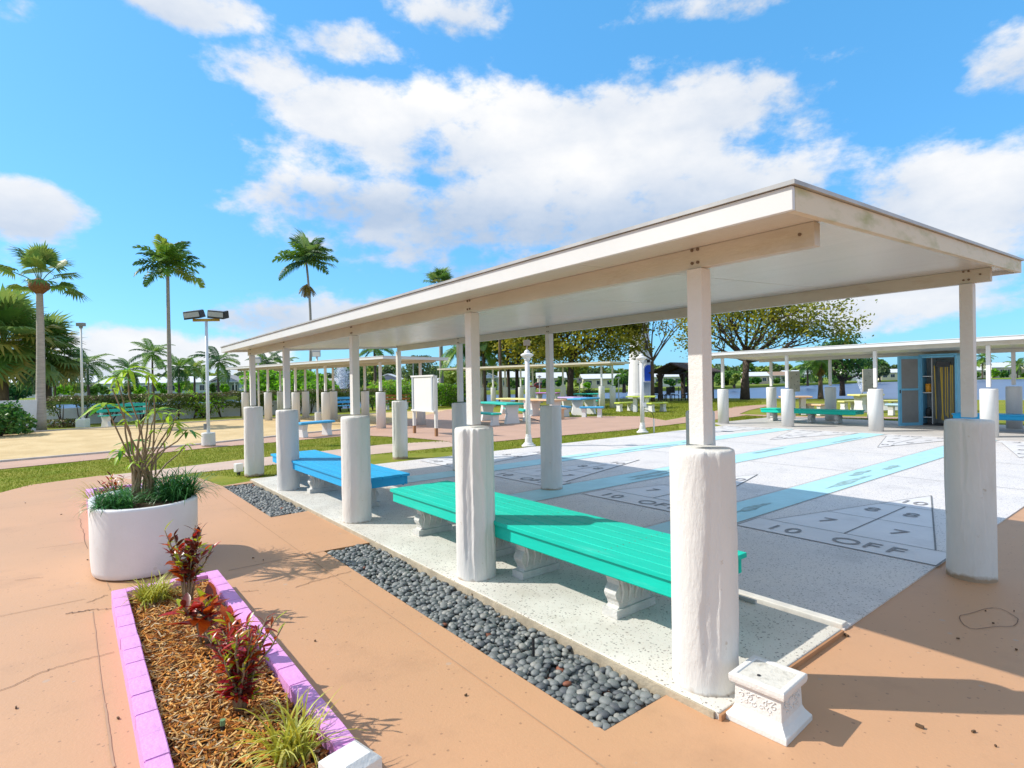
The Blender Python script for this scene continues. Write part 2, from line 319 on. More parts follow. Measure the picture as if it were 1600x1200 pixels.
wat = MB(); wat.sheet([(-3000, -3000), (3000, -3000), (3000, 3000), (-3000, 3000)], -.42)
wm = mat('lake_water', (.05, .095, .21), .32, .2, .05, 1.0, 1.2, stretch=(1, 1, 1), det=6)
wo = struct(wat, 'lake_water', wm)
# far shore
fb = [(-900, 60), (-120, 75), (-30, 92), (2, 100), (30, 95), (46, 83), (57, 73), (67, 63.5), (82, 60), (101, 58.4), (148, 62), (205, 66), (262, 60), (270, 40), (290, 0), (360, -120), (900, -600)]
g = MB(); poly = fb+[(2600, -600), (2600, 2600), (-900, 2600)]
g.sheet(poly, .05)
for i in range(len(fb)-1):
    a, b = fb[i], fb[i+1]; g.add([(a[0], a[1], .05), (b[0], b[1], .05), (b[0]*.995, b[1]*.995, -.6), (a[0]*.995, a[1]*.995, -.6)], [(0, 1, 2, 3)])
fg = mat('far_grass', (.15, .22, .03), .9, .3, .1, col2=(.20, .24, .04), spec=.1)
struct(g, 'far_shore', fg)
# plaza of terracotta paint
zc = 0.0
edge = [G(-500, 810), G(0, 770), G(45, 758), G(100, 750.5), G(157, 743), G(230, 735.5), G(300, 727), G(379, 717.5), G(382, 731), G(300, 738.5), G(223, 750), G(303, 744), G(344, 743)]
pl = MB()
pl.sheet([(HX0, -40), (HX0, 9.72)]+[(p.x, p.y) for p in reversed(edge[9:])]+[(p.x, p.y) for p in reversed(edge[:9])]+[(-40, -40)], zc) if False else None
left = [(p.x, p.y) for p in (G(-500, 810), G(0, 770), G(45, 758), G(100, 750.5), G(157, 743), G(223, 750.5), G(303, 744))]
pl.sheet([(-40, -40)]+left+[(HX0, 9.80), (HX0, -40)], zc)
pl.sheet([(HX0, HY1), (HX0, 9.80), (2.29, 9.95), (2.29, HY1)], zc)
pl.sheet([(HX0, 5.25), (2.29, 5.22), (2.29, 7.06), (HX0, 7.02)], zc)
pl.sheet([(HX0, -40), (HX0, HY0), (HX1, HY0), (HX1, -40)], zc)
pl.sheet([(HX1, -40), (HX1, 1.5), (25, 1.5), (25, -40)], zc)
struct(pl, 'plaza_paving', terra)
pd = MB()
pathU = [G(150, 744), G(230, 735.5), G(300, 727), G(379, 717.5), G(470, 708), G(600, 694), G(700, 688)]
pathL = [G(223, 750.3), G(300, 738.5), G(379, 731), G(500, 717.5), G(600, 707.5), G(700, 698), G(760, 691)]
for i in range(len(pathU)-1): pd.sheet([pathU[i][:2], pathU[i+1][:2], pathL[i+1][:2], pathL[i][:2]], -.006)
struct(pd, 'side_path', pathm)
sd = MB(); sd.sheet([p[:2] for p in (G(-400, 760), G(0, 719), G(150, 707), G(300, 695), G(480, 676), G(560, 668), G(760, 655), G(760, 636), G(540, 648), G(360, 655.5), G(200, 665), G(0, 677), G(-300, 705))], -.004)
struct(sd, 'sand_court', sand_m)
pk = MB()
pk.sheet([p[:2] for p in (G(-400, 778), G(0, 733), G(150, 718), G(330, 699), G(440, 690), G(500, 684.5), G(560, 679), G(560, 668), G(480, 676), G(300, 695), G(150, 707), G(0, 719), G(-400, 760))], -.001)
wide = [G(560, 668), G(560, 680), G(640, 684), G(700, 689.5), G(712, 694.5), G(775, 690), G(872, 681), G(975, 672.5), G(1061, 662), G(1120, 655.5), G(1165, 649), G(1240, 653), G(1480, 655), G(1480, 652.6), G(1240, 650), G(1155, 647), G(1170, 641), G(1205, 633.5), G(1200, 632), G(1150, 635), G(1100, 646), G(1060, 653.5), G(1040, 657), G(1003, 650.5), G(945, 650), G(880, 652), G(850, 648), G(700, 640), G(640, 655), G(600, 663)]
pk.sheet([p[:2] for p in wide], .003)
struct(pk, 'picnic_paving', mat('picnic_paving', (.50, .31, .22), .7, .12, 1.2, .1, 50))
cb = MB()
for a, b in (((-60, 727), (300, 696)), ((300, 696), (480, 677)), ((480, 677), (600, 666)), ((-60, 681), (200, 666)), ((200, 666), (360, 656.5)), ((360, 656.5), (600, 646))):
    p, q = G(*a), G(*b); cb.bar((p.x, p.y, .015), (q.x, q.y, .015), .09, .05)
struct(cb, 'sand_curb', mat('curb', (.62, .56, .50), .8, .2, 5))
# court slab
cs = MB(); SL = .012
cs.prism([(3.70, 1.44), (22.0, 1.40), (22.0, 10.15), (2.75, 10.2), (2.75, 9.98), (3.70, 9.98)], -.05, SL)
court = struct(cs, 'court_slab', terrazzo)
ss = MB(); ss.prism([(2.30, 1.43), (3.63, 1.43), (3.63, 9.96), (2.30, 9.96)], -.08, .035)
seat = struct(ss, 'seating_slab', seatslab, bev=.006)
one('slab_riser', terra2, seat, lambda m: m.box((2.965, 1.422, -.03), (1.34, .014, .118)), bev=.002)
one('slab_riser', slabedge, seat, lambda m: m.box((2.292, 5.7, -.022), (.014, 8.5, .105)))
one('gutter', mat('gutter', (.10, .095, .09), .8), seat, lambda m: m.box((3.665, 5.7, -.03), (.065, 8.5, .04)))
one('court_lip', mat('lip', (.66, .64, .59), .6, .2, 8), seat, lambda m: m.box((3.735, 5.7, .012), (.07, 8.5, .05)), bev=.006)
one('drain_bar', mat('bar', (.4, .4, .38), .5), seat, lambda m: m.bar((3.60, 1.95, .05), (3.60, 2.9, .05), .022, .022))
# P4 slab
p4s = MB(); p4s.prism([(17.0, -1), (22.0, -1), (22.0, 10.9), (17.6, 10.95), (17.0, 10.3)], -.02, .022); struct(p4s, 'far_seating_slab', mat('far_slab', (.52, .49, .46), .7, .15, 1.5))
# ------------------------------------------------------------------ court markings
mk = SL+.004
def txt(s, size, sx=1.08):
    cu = bpy.data.curves.new('t', 'FONT'); cu.body = s; cu.size = size; cu.align_x = 'CENTER'; cu.align_y = 'CENTER'
    o = bpy.data.objects.new('t', cu); COL.objects.link(o); bpy.context.view_layer.update()
    me = bpy.data.meshes.new_from_object(o.evaluated_get(bpy.context.evaluated_depsgraph_get())); bpy.data.objects.remove(o)
    me.materials.clear(); me.materials.append(ink_m)
    for v in me.vertices: v.co.x *= sx
    return me
TX = {k: txt(k, .29) for k in '1078OF'}
def lane(y0, y1, near=True, xb=5.47):
    s = 1 if near else -1; yc = (y0+y1)/2; w = y1-y0
    X = lambda t: xb+s*t
    B, T = .47, 3.14
    a = MB(); a.sheet([(X(0), y0), (X(0), y1), (X(B), y1), (X(B), y1-.13), (X(T), yc), (X(B), y0+.13), (X(B), y0)], mk)
    o = a.build('court_triangle', tri_m, court)
    l = MB(); lw = .009
    def ln(p, q, w=lw, k=[0]):
        k[0] += 1; l.strip([p, q], w, mk+.003+.0001*(k[0] % 12))
    half = lambda t: (y1-yc-.13)*(T-t)/(T-B)
    ln((X(0), y0), (X(0), y1)); ln((X(B), y0), (X(B), y1)); ln((X(0), y0), (X(B), y0), .016); ln((X(0), y1), (X(B), y1))
    ln((X(B), y0+.13), (X(T), yc), .014); ln((X(B), y1-.13), (X(T), yc)); ln((X(1.32), yc-half(1.32)), (X(1.32), yc+half(1.32))); ln((X(2.2), yc-half(2.2)), (X(2.2), yc+half(2.2)))
    ln((X(B), yc), (X(2.2), yc), .014)
    l.build('court_line', line_m, court)
    rz = -math.pi/2 if near else math.pi/2
    for k, t, y in (('1', .19, .56), ('0', .19, .37), ('O', .19, -.12), ('F', .20, -.33), ('F', .20, -.52), ('7', .88, .33), ('7', .88, -.33), ('8', 1.77, .20), ('8', 1.77, -.18), ('1', 2.50, .09), ('0', 2.50, -.06)):
        link(TX[k], 'court_number', court, (X(t), yc+y*(1 if near else -1), mk+.006), (0, 0, rz))
lanes = [(1.43, 3.17), (3.78, 5.42), (6.12, 7.82), (8.5, 9.95)]
for a, b in lanes: lane(a, b)
for a, b in lanes: lane(a, b, False, 16.8)
lane(-1.0, .7, False, 16.8)
for y0, y1 in ((3.22, 3.73), (5.50, 6.07), (7.88, 8.42)):
    one('court_stripe', stripe_m, court, lambda m: m.sheet([(3.9, y0), (16.9, y0), (16.9, y1), (3.9, y1)], mk+.001))
    for i in range(4):
        x, y, L = R(6, 15), R(y0+.12, y1-.12), R(.3, .9); n = 14; ph = R(0, 6)
        one('stripe_stain', stain_m, court, lambda m: m.sheet([(x+L*math.cos(2*math.pi*j/n)*(1+.3*math.sin(3*j+ph)), y+.055*math.sin(2*math.pi*j/n)*(1+.4*math.sin(2*j+ph))) for j in range(n)], mk+.004))
jm = MB()
for i, y in enumerate((3.2, 3.755, 5.46, 6.1)): jm.strip([(3.75, y), (17.6, y)], .006, mk+.002+.0002*i)
for i, x in enumerate((9.9, 12.6)):
    for a, b in lanes: jm.strip([(x, a), (x, b)], .012, mk+.003+.0002*i)
jm.build('slab_joint', line_m, court)
# cracks and joints of the plaza
def wig(a, b, n=14, amp=.012):
    return [Vector(a).lerp(Vector(b), t/n)+Vector((R(-amp, amp), R(-amp, amp), 0)) for t in range(n+1)]
plaza = bpy.data.objects['plaza_paving']
for a, b, w, m_, n_ in [((-30, 1094), (78, 1046), .005, crackm, 'crack'), ((78, 1046), (182, 1018), .004, crackm, 'crack'), ((136, 942), (168, 930), .006, crackm, 'crack'), ((104, 959), (146, 953), .009, crackm, 'crack'), ((146, 953), (172, 952), .004, crackm, 'crack'),
                        ((56, 858), (132, 848), .004, crackm, 'crack'), ((20, 908), (70, 902), .004, crackm, 'crack'), ((125, 810), (135, 858), .004, crackm, 'crack'), ((0, 795), (125, 782), .006, jointm, 'joint'), ((460, 918), (548, 893), .006, crackm, 'crack'), ((380, 925), (405, 922), .004, crackm, 'crack'), ((163, 1100), (178, 1200), .010, jointm, 'joint'), ((145, 955), (163, 1100), .004, jointm, 'joint'), ((166, 908), (172, 922), .006, jointm, 'joint')]:
    pts = wig(G(*a), G(*b), amp=.012 if n_ == 'crack' else .002); one(n_, m_, plaza, lambda m: m.strip(pts, w, .004))
one('joint', jointm, plaza, lambda m: m.strip([(1.66, 1.2), (1.66, 9.3)], .006, .004))
one('joint', jointm, plaza, lambda m: m.strip([(-3, 5.25), (.05, 5.25)], .006, .0045))
one('crack', crackm, plaza, lambda m: m.strip([(1.02, 5.23), (1.84, 5.24)], .006, .0045))
ov = [G(1545+46*math.cos(t/22*6.283), 968+15*math.sin(t/22*6.283)+3*math.sin(t)) for t in range(23)]
one('crack', crackm, plaza, lambda m: m.strip(ov, .004, .004))
deb = MB()
for i in range(42):
    p = G(R(20, 1590), R(760, 1195)); 
    if p.x > 1.8 and 1.4 < p.y < 10: continue
    deb.box((p.x, p.y, .006), (R(.006, .02), R(.004, .01), .008), R(0, 3))
for (x, y) in ((1437, 1137), (1322, 994), (1065, 1215), (975, 690), (728, 935), (740, 930)): 
    p = G(x, y); deb.box((p.x, p.y, .008), (.03, .014, .01), R(0, 3))
tag(deb.build('leaf_litter', mat('litter', (.12, .07, .035), .9)), 'tiny dry leaf bits scattered over the terracotta paving', 'leaf litter', kind='stuff')
# ------------------------------------------------------------------ pebbles
gb = MB()
BEDS = [(1.845, 2.285, 1.72, 5.22), (1.845, 2.285, 7.06, 9.72)]
for x0, x1, y0, y1 in BEDS:
    gb.sheet([(x0-.005, y0-.01), (x1+.005, y0-.01), (x1+.005, y1+.01), (x0-.005, y1+.01)], -.055)
    for a, b in (((x0-.003, y0), (x0-.003, y1)), ((x1+.003, y0), (x1+.003, y1))): gb.add([(a[0], a[1], -.06), (b[0], b[1], -.06), (b[0], b[1], 0), (a[0], a[1], 0)], [(0, 1, 2, 3)], 1)
    for y in (y0-.008, y1+.008): gb.add([(x0, y, -.06), (x1, y, -.06), (x1, y, 0), (x0, y, 0)], [(0, 1, 2, 3)], 1)
gbo = struct(gb, 'pebble_bed', [soil_m, terra2])
pmats = [mat('pebble%d' % i, c, .55, .25, 25, .2, 60) for i, c in enumerate([(.15, .165, .165), (.21, .225, .22), (.10, .11, .12), (.30, .30, .275)])]+[mat('pebble_red', (.22, .075, .04), .7)]
pmesh = []
for k in range(9):
    bm = bmesh.new(); bmesh.ops.create_icosphere(bm, subdivisions=2, radius=1)
    off = Vector((R(0, 99), R(0, 99), R(0, 99)))
    for v in bm.verts: v.co *= 1+.16*noise.noise(v.co*1.1+off)
    me = bpy.data.meshes.new('pebble'); bm.to_mesh(me); bm.free(); me.polygons.foreach_set('use_smooth', [True]*len(me.polygons)); me.materials.append(pmats[[0, 0, 1, 1, 2, 0, 3, 1, 4][k]]); pmesh.append(me)
peb = []
for bi, (x0, x1, y0, y1) in enumerate(BEDS):
    st = .036 if bi == 0 else .034
    for layer in (0, 1):
        y = y0+.015
        while y < y1:
            x = x0+.012+R(0, .02)
            while x < x1-.008:
                s = R(.015, .031)*(1.0 if layer else 1.05)
                if R(0, 1) < (.97 if layer == 0 else .8): peb.append((Vector((x+R(-.008, .008), min(max(y+R(-.009, .009), y0+.015), y1-.015), -.042+layer*.024+R(-.004, .010))), s, R(.72, 1.25), R(.5, .75), random.choice([0, 1, 2, 3, 4, 5, 6, 7] if R(0, 1) > .012 else [8])))
                x += st*R(.95, 1.3)
            y += st*1.06
peb.sort(key=lambda p: -(p[1]*p[2]/p[0].length)*(1.6 if p[0].z > -.03 else 1))
smallp = MB()
sm_src = {}
for i, (p, s, asp, fl, k) in enumerate(peb):
    Mx = Matrix.Translation(p) @ Matrix.Rotation(R(0, 6.3), 4, 'Z') @ Matrix.Rotation(R(-.35, .35), 4, 'X') @ Matrix.Diagonal((s, s*asp, s*fl, 1))
    if i < 300: link(pmesh[k], 'pebble', gbo, mw=Mx)
    else:
        me = pmesh[k]; smallp.add([Mx @ v.co for v in me.vertices], [tuple(q.vertices) for q in me.polygons], [0, 0, 1, 1, 2, 0, 3, 1, 4][k])
tag(smallp.build('small_pebbles', pmats, gbo, smooth=True), kind='stuff')
# ------------------------------------------------------------------ pavilions
def sleeve(m, c, r, h, seed, n=120, rough=1.0):
    k = 56; rd = random.Random(seed*13+1)
    prof2 = [(1.0-.02*i/k, (h-.03)*i/k) for i in range(k+1)]+[(.965, h-.012), (.93, h-.003), (.86, h)]
    laps = [(rd.uniform(0, 6.28), rd.choice((-1, 1))*rd.uniform(.0025, .006), rd.uniform(0, 50), rd.uniform(0, .5)) for _ in range(9)]
    vs_, fs = [], []; off = Vector((seed*7.1, seed*3.3, 0))
    for rr, z in prof2:
        for j in range(n):
            a = 2*math.pi*j/n; d = Vector((math.cos(a), math.sin(a), 0))
            q = rr*r*(1+.012*noise.noise(d*1.6+Vector((0, 0, z*.8))+off)+.004*noise.noise(d*9+Vector((0, 0, z*3))+off))
            for a0, hh, w, z0 in laps:
                aa = a0+.28*noise.noise(Vector((w, z*1.6, 0)))+.05*noise.noise(Vector((w, z*9, 3)))
                x = (a-aa+math.pi) % (2*math.pi)-math.pi
                if abs(x) < .9 and z > z0*.6: q += hh*(math.tanh(x/.035)*(1-min(1, abs(x)/.9))+1.2*math.exp(-(x/.05)**2))*min(1, (z-z0*.6)*6)
            vs_.append((c[0]+d.x*q, c[1]+d.y*q, c[2]+z))
    for i in range(len(prof2)-1):
        for j in range(n):
            j2 = (j+1) % n; fs.append((i*n+j, i*n+j2, (i+1)*n+j2, (i+1)*n+j))
    fs.append(tuple((len(prof2)-1)*n+j for j in range(n)))
    m.add(vs_, fs)
def pavilion(label, origin, rz, near, far, Wd, e0, e1, v0, v1, zb0, zb1, colh=1.21, z0n=.035, z0f=.012, npan=8, detail=True, rr=.158, mats=None, th=.10, end=.10):
    """u across (x), v along (y). beams at u=0 (bottom zb0) and u=Wd (bottom zb1)."""
    t = thing('shelter', label, 'shelter', origin, rz)
    bm_, sm_, wm_ = mats or (beam_m, soffit_m, roofw)
    pm = plaster if detail else farwhite
    bh = .105
    sl = (zb1-zb0)/Wd
    zr = lambda u: zb0+bh+sl*u                                  # roof underside
    k = 0
    for (u, vv, zbm, z0) in [(0, v, zb0, z0n) for v in near]+[(Wd, v, zb1, z0f) for v in far]:
        k += 1
        m = MB()
        if detail: sleeve(m, (u, v_(vv), z0-.03), rr*R(.97, 1.03), colh-z0+.03, k, 120 if k in (1, 2, 6) else 72)
        else: m.lathe((u, vv, z0-.02), [(rr, 0), (rr, colh-z0-.03), (rr*.96, colh-z0), ], 20)
        m.build('column', pm, t, smooth=True)
        pw = .084
        one('post', white if detail else farwhite, t, lambda m: m.box((u+(.0 if u == 0 else 0), vv, (colh+zbm)/2-.0+.02), (pw, pw, zbm-colh+.0)), bev=.004)
    for u, zbm, rows in ((0, zb0, near), (Wd, zb1, far)):
        one('beam', bm_, t, lambda m: m.box((u, (v0+end+v1-end)/2, zbm+bh/2+.021), (.055, v1-v0-2*end, bh-.002)), bev=.003)
        if detail:
            for v in rows:
                for dz in (.03, .095):
                    for dv in (-.016, .016): one('bolt', bolt_m, t, lambda m: m.tube([(u-.034, v+dv, zbm+.02+dz), (u-.026, v+dv, zbm+.02+dz)], .008, 8))
            one('bolt', bolt_m, t, lambda m: m.tube([(u-.034, v0+end+.06, zbm+.08), (u-.026, v0+end+.06, zbm+.08)], .007, 8))
    pw = (v1-v0-.06)/npan
    ua, ub = -e0+.02, Wd+e1-.02
    for i in range(npan):
        a, b = v0+.03+i*pw+.003, v0+.03+(i+1)*pw-.003
        prof = [(ua, zr(ua)+.022), (ub, zr(ub)+.022), (ub, zr(ub)+.074), (ua, zr(ua)+.074)]
        one('roof_panel', sm_, t, lambda m: m.ext(prof, 'y', a, b), fix=True)
    ft = .088
    # fascia strips on four sides
    for u, w in ((-e0, .02), (Wd+e1-.02, .02)):
        one('fascia', wm_, t, lambda m: m.box((u+w/2-.001, (v0+v1)/2, zr(u)-.010+ft/2), (w, v1-v0, ft)), bev=.002)
    for v, mm in ((v0, algae if detail else wm_), (v1-.03, wm_)):
        prof = [(-e0+.021, zr(-e0)-.010), (Wd+e1-.021, zr(Wd+e1)-.010), (Wd+e1-.021, zr(Wd+e1)-.010+ft), (-e0+.021, zr(-e0)-.010+ft)]
        one('fascia', mm, t, lambda m: m.ext(prof, 'y', v, v+.0285), fix=True)
    e = .014
    top = [(-e0-e, zr(-e0-e)-.008+ft), (Wd+e1+e, zr(Wd+e1+e)-.008+ft), (Wd+e1+e, zr(Wd+e1+e)+.008+ft), (-e0-e, zr(-e0-e)+.008+ft)]
    one('roof_edge', edge_m if detail else wm_, t, lambda m: m.ext(top, 'y', v0-e, v1+e), fix=True)
    return t
def v_(x): return x
pavilion('white flat-roofed shelter nearest the viewer, over the long teal bench and blue bench', (2.5, 0, 0), 0, [1.63, 3.67, 6.03, 8.57, 10.55], [1.2, 3.55, 6.0, 8.38, 10.75], 2.93, .435, .43, .955, 10.85, 2.095, 2.235, npan=8)
pavilion('long white shelter across the courts with the open equipment locker beneath it', (17.6, 0, 0), 0, [10.6, 8.4, 5.95, 3.5, 1.05], [10.55, 8.45, 6.05, 3.6, 1.15], 3.25, .5, .5, -.9, 11.1, 2.235, 2.14, colh=1.22, z0n=.02, z0f=.02, detail=False, rr=.18, npan=10)
# P2, P3 rows as lines on the ground
def rowpts(a, b, n=None):
    return a, b
rot2 = math.atan2(.178, 1)
def along(px, base, d):
    r = ray(px, 600); det = r.x*(-d[1])+d[0]*r.y
    tt = (base[0]*(-d[1])+d[0]*base[1])/det
    p = Vector((r.x*tt, r.y*tt)); return (p-Vector(base[:2])).dot(Vector(d))
d2 = Vector((-.175, 1)).normalized(); b2 = (8.65, 18.62); nrm2 = Vector((d2.y, -d2.x))
f2 = (b2[0]+nrm2.x*1.85, b2[1]+nrm2.y*1.85)
pavilion('white shelter beside the sand court, seen left behind the blank white board', (b2[0], b2[1], 0), math.atan2(-d2.x, d2.y), [along(x, b2, d2) for x in (594.4, 508.5, 461.6, 418.5, 382.8)], [along(x, f2, d2) for x in (657, 570, 520.6, 477, 438)], 1.85, .55, .55, -1.0, 12.2, 2.34, 2.34, colh=1.31, z0n=0, z0f=0, detail=False, rr=.17)
d3 = Vector((-.22, .9755)).normalized(); b3 = (22.95, 21.2); nrm3 = Vector((d3.y, -d3.x)); f3 = (b3[0]+nrm3.x*1.3, b3[1]+nrm3.y*1.3)
creamroof = mat('cream_roof', (.74, .68, .55), .5)
pavilion('cream-roofed shelter behind the coloured picnic tables', (b3[0], b3[1], 0), math.atan2(-d3.x, d3.y), [along(x, b3, d3) for x in (940, 862.7, 813.7, 770.6)], [along(x, f3, d3) for x in (957, 879.7, 832.5, 789.4, 752)], 1.3, .5, .5, -.9, 12.5, 2.40, 2.40, colh=1.27, z0n=0, z0f=0, detail=False, rr=.17, mats=(creamroof, creamroof, creamroof))
# ------------------------------------------------------------------ benches under the near shelter
def scroll_leg(m, x0, x1, y, z1, w=.10):
    L = x1-x0; z0 = .035
    pts = [(0, 0), (.0, .055), (.012, .07), (.03, .085), (.022, .12), (.004, .15), (-.006, .185), (.008, .22), (.03, .25), (.028, .285), (.0, .315), (-.015, .345), (-.015, .37)]
    k = (z1-z0)/.37
    prof = [(x0+a, z0+b*k) for a, b in pts]+[(x1-a, z0+b*k) for a, b in reversed(pts)]
    m.ext(prof, 'y', y-w/2, y+w/2)
    m.box(((x0+x1)/2, y, z0+.028), (L+.02, w+.03, .056))
    for s_ in (-1, 1):
        for q in range(5):
            xx = x0+.05+q*(L-.1)/4
            m.tube([(xx, y+s_*(w/2+.002), z0+.09), (xx+.012, y+s_*(w/2+.008), z0+.17), (xx-.01, y+s_*(w/2+.008), z0+.25), (xx+.006, y+s_*(w/2+.002), z0+.31)], [.007, .012, .012, .007], 6)
def long_bench(label, x0, x1, y0, y1, zt, pm, legs, name='long_bench', npl=6, apron=True, z0=.035):
    cx, cy = (x0+x1)/2, (y0+y1)/2
    t = thing(name, label, 'bench', (cx, cy, 0))
    pw = (x1-x0)/npl
    for i in range(npl):
        one('plank', pm, t, lambda m: m.box((x0-cx+pw*(i+.5), R(-.006, .006), zt-.016), (pw-.005, y1-y0+R(-.01, .01), .032)), bev=.004)
    for s_, xx in ((-1, x0-cx+.035), (1, x1-cx-.035)):
        one('apron', pm, t, lambda m: m.box((xx, 0, zt-.082), (.028, y1-y0-.06, .095)), bev=.003)
        one('apron', pm, t, lambda m: m.box((xx+s_*-.022, 0, zt-.122), (.014, y1-y0-.12, .05)), bev=.003)
    for yy in (y0-cy+.045, y1-cy-.045): one('apron', pm, t, lambda m: m.box((0, yy, zt-.082), (x1-x0-.10, .028, .095)), bev=.003)
    sm2 = MB()
    for i in range(npl):
        for y in legs:
            for dx in (-.03, .03): sm2.tube([(x0-cx+pw*(i+.5)+dx, y-cy, zt-.002), (x0-cx+pw*(i+.5)+dx, y-cy, zt+.0012)], .0045, 6)
    tag(sm2.build('screw_heads', bolt_m, t), kind='stuff')
    for y in legs:
        lx = (x1-x0)*.58/2
        one('leg', legm, t, lambda m: scroll_leg(m, -lx-.02, lx-.06, y-cy, zt-.135), bev=.003, fix=True)
    return t
long_bench('long teal plank bench under the near shelter, on carved concrete legs', 2.58, 3.29, 1.83, 5.36, .475, teal, [2.45, 3.40, 3.98, 5.03])
long_bench('bright blue plank bench under the near shelter beyond the teal one', 2.50, 3.22, 6.12, 9.5, .475, blue, [6.62, 8.05, 9.2])
long_bench('teal bench under the shelter across the courts, left of the open locker', 19.4, 20.1, 7.1, 10.25, .47, teal, [7.75, 8.6, 9.9])
yb = along(1489, (19.6, 0), (0, 1))
long_bench('blue bench under the shelter across the courts, right of the open locker', 19.4, 20.1, yb-3.4, yb, .47, blue, [yb-.5, yb-1.65, yb-3.0])
# ------------------------------------------------------------------ white concrete pedestal
def pedestal():
    t = thing('pedestal', 'small white cast pedestal with floral relief standing by the nearest column', 'pedestal', (2.475, 1.29, 0), math.radians(3))
    m = MB(); s = .5
    def ring(h, z): return [(-h, -h, z), (h, -h, z), (h, h, z), (-h, h, z)]
    prof = [(.138, 0), (.138, .026), (.131, .033), (.116, .052), (.107, .072), (.104, .16), (.105, .172)]
    vs_ = []; fs = []
    for i, (h, z) in enumerate(prof): vs_ += ring(h, z)
    for i in range(len(prof)-1):
        for j in range(4): fs.append((i*4+j, i*4+(j+1) % 4, (i+1)*4+(j+1) % 4, (i+1)*4+j))
    fs.append((3, 2, 1, 0)); fs.append(tuple(len(vs_)-4+j for j in range(4))); m.add(vs_, fs)
    m.build('body', white, t, bev=.003)
    m = MB(); vs_ = []; fs = []
    prof = [(.112, .171), (.122, .176), (.125, .19), (.125, .208), (.120, .214), (.098, .214), (.094, .208)]
    for i, (h, z) in enumerate(prof): vs_ += ring(h, z)
    for i in range(len(prof)-1):
        for j in range(4): fs.append((i*4+j, i*4+(j+1) % 4, (i+1)*4+(j+1) % 4, (i+1)*4+j))
    fs.append((3, 2, 1, 0)); m.add(vs_, fs); m.build('top_slab', white, t, bev=.002)
    one('top_panel', mat('grimy_top', (.62, .60, .54), .7, .4, 30, .3, 60, col2=(.36, .34, .29), fac=(.5, .8)), t, lambda m: m.add(ring(.0945, .2085), [(0, 1, 2, 3)]))
    one('plug', darkmetal, t, lambda m: m.tube([(-.045, .02, .209), (-.045, .02, .212)], .008, 12))
    rnd = random.Random(3)
    for face in range(4):
        m = MB(); a = face*math.pi/2; ca, sa = math.cos(a), math.sin(a)
        def P(u, z, o): return (u*ca+(.104+o)*sa, u*sa-(.104+o)*ca, z)
        for sgn in (-1, 1):
            for k in range(4):
                c0 = sgn*(.018+.018*k); z0 = .105+.022*(k % 2); rr = .013
                m.tube([P(c0+rr*(1-q/14)*math.cos(q*.55*sgn+k), z0+rr*(1-q/14)*math.sin(q*.55*sgn+k), .002) for q in range(12)], .0028, 5)
            m.tube([P(sgn*.08*q/10, .142+.008*math.sin(q*.9), .002) for q in range(11)], .0026, 5)
        for k in range(16):
            u, z = rnd.uniform(-.08, .08), rnd.uniform(.085, .155); m.lathe((0, 0, 0), [(0, 0)], 3) if False else m.tube([P(u, z, -.001), P(u+rnd.uniform(-.007, .007), z+rnd.uniform(-.007, .007), .004)], [.005, .002], 5)
        m.build('relief', white, t, smooth=True)
pedestal()
# white bollard cap at the lower edge
P = G(547, 1173, .40)
t = thing('garden_post', 'short white square post with sloping pyramid cap at the corner of the flower bed', 'post', (P.x, P.y, 0), math.radians(12))
one('post', white, t, lambda m: m.box((0, 0, .17), (.10, .10, .34)), bev=.003)
def capf(m):
    vs_ = []; fs = []
    for h, z in ((.07, .335), (.07, .372), (.045, .392), (.0, .392)):
        vs_ += [(-h, -h, z), (h, -h, z), (h, h, z), (-h, h, z)]
    for i in range(3):
        for j in range(4): fs.append((i*4+j, i*4+(j+1) % 4, (i+1)*4+(j+1) % 4, (i+1)*4+j))
    fs.append((3, 2, 1, 0)); m.add(vs_, fs)
one('cap', white, t, capf)
# ------------------------------------------------------------------ flower beds
def leaf_mesh(name, m_, L=1.0, Wd=.34, bend=.25, fold=.12, n=5):
    v, f = [], []
    for i in range(n+1):
        s = i/n; w = Wd*.5*math.sin(math.pi*min(1, s*.93+.04))**.8; z = -bend*s*s
        v += [(s*L, -w, z+fold*w*2), (s*L, 0, z), (s*L, w, z+fold*w*2)]
    for i in range(n): a = i*3; f += [(a, a+3, a+4, a+1), (a+1, a+4, a+5, a+2)]
    me = bpy.data.meshes.new(name); me.from_pydata(v, [], f); me.materials.append(m_); me.polygons.foreach_set('use_smooth', [True]*len(f)); return me
def dirM(p, d, roll, s):
    d = Vector(d).normalized(); q = d.to_track_quat('X', 'Z').to_matrix().to_4x4()
    return Matrix.Translation(p) @ q @ Matrix.Rotation(roll, 4, 'X') @ Matrix.Diagonal((s, s, s, 1))
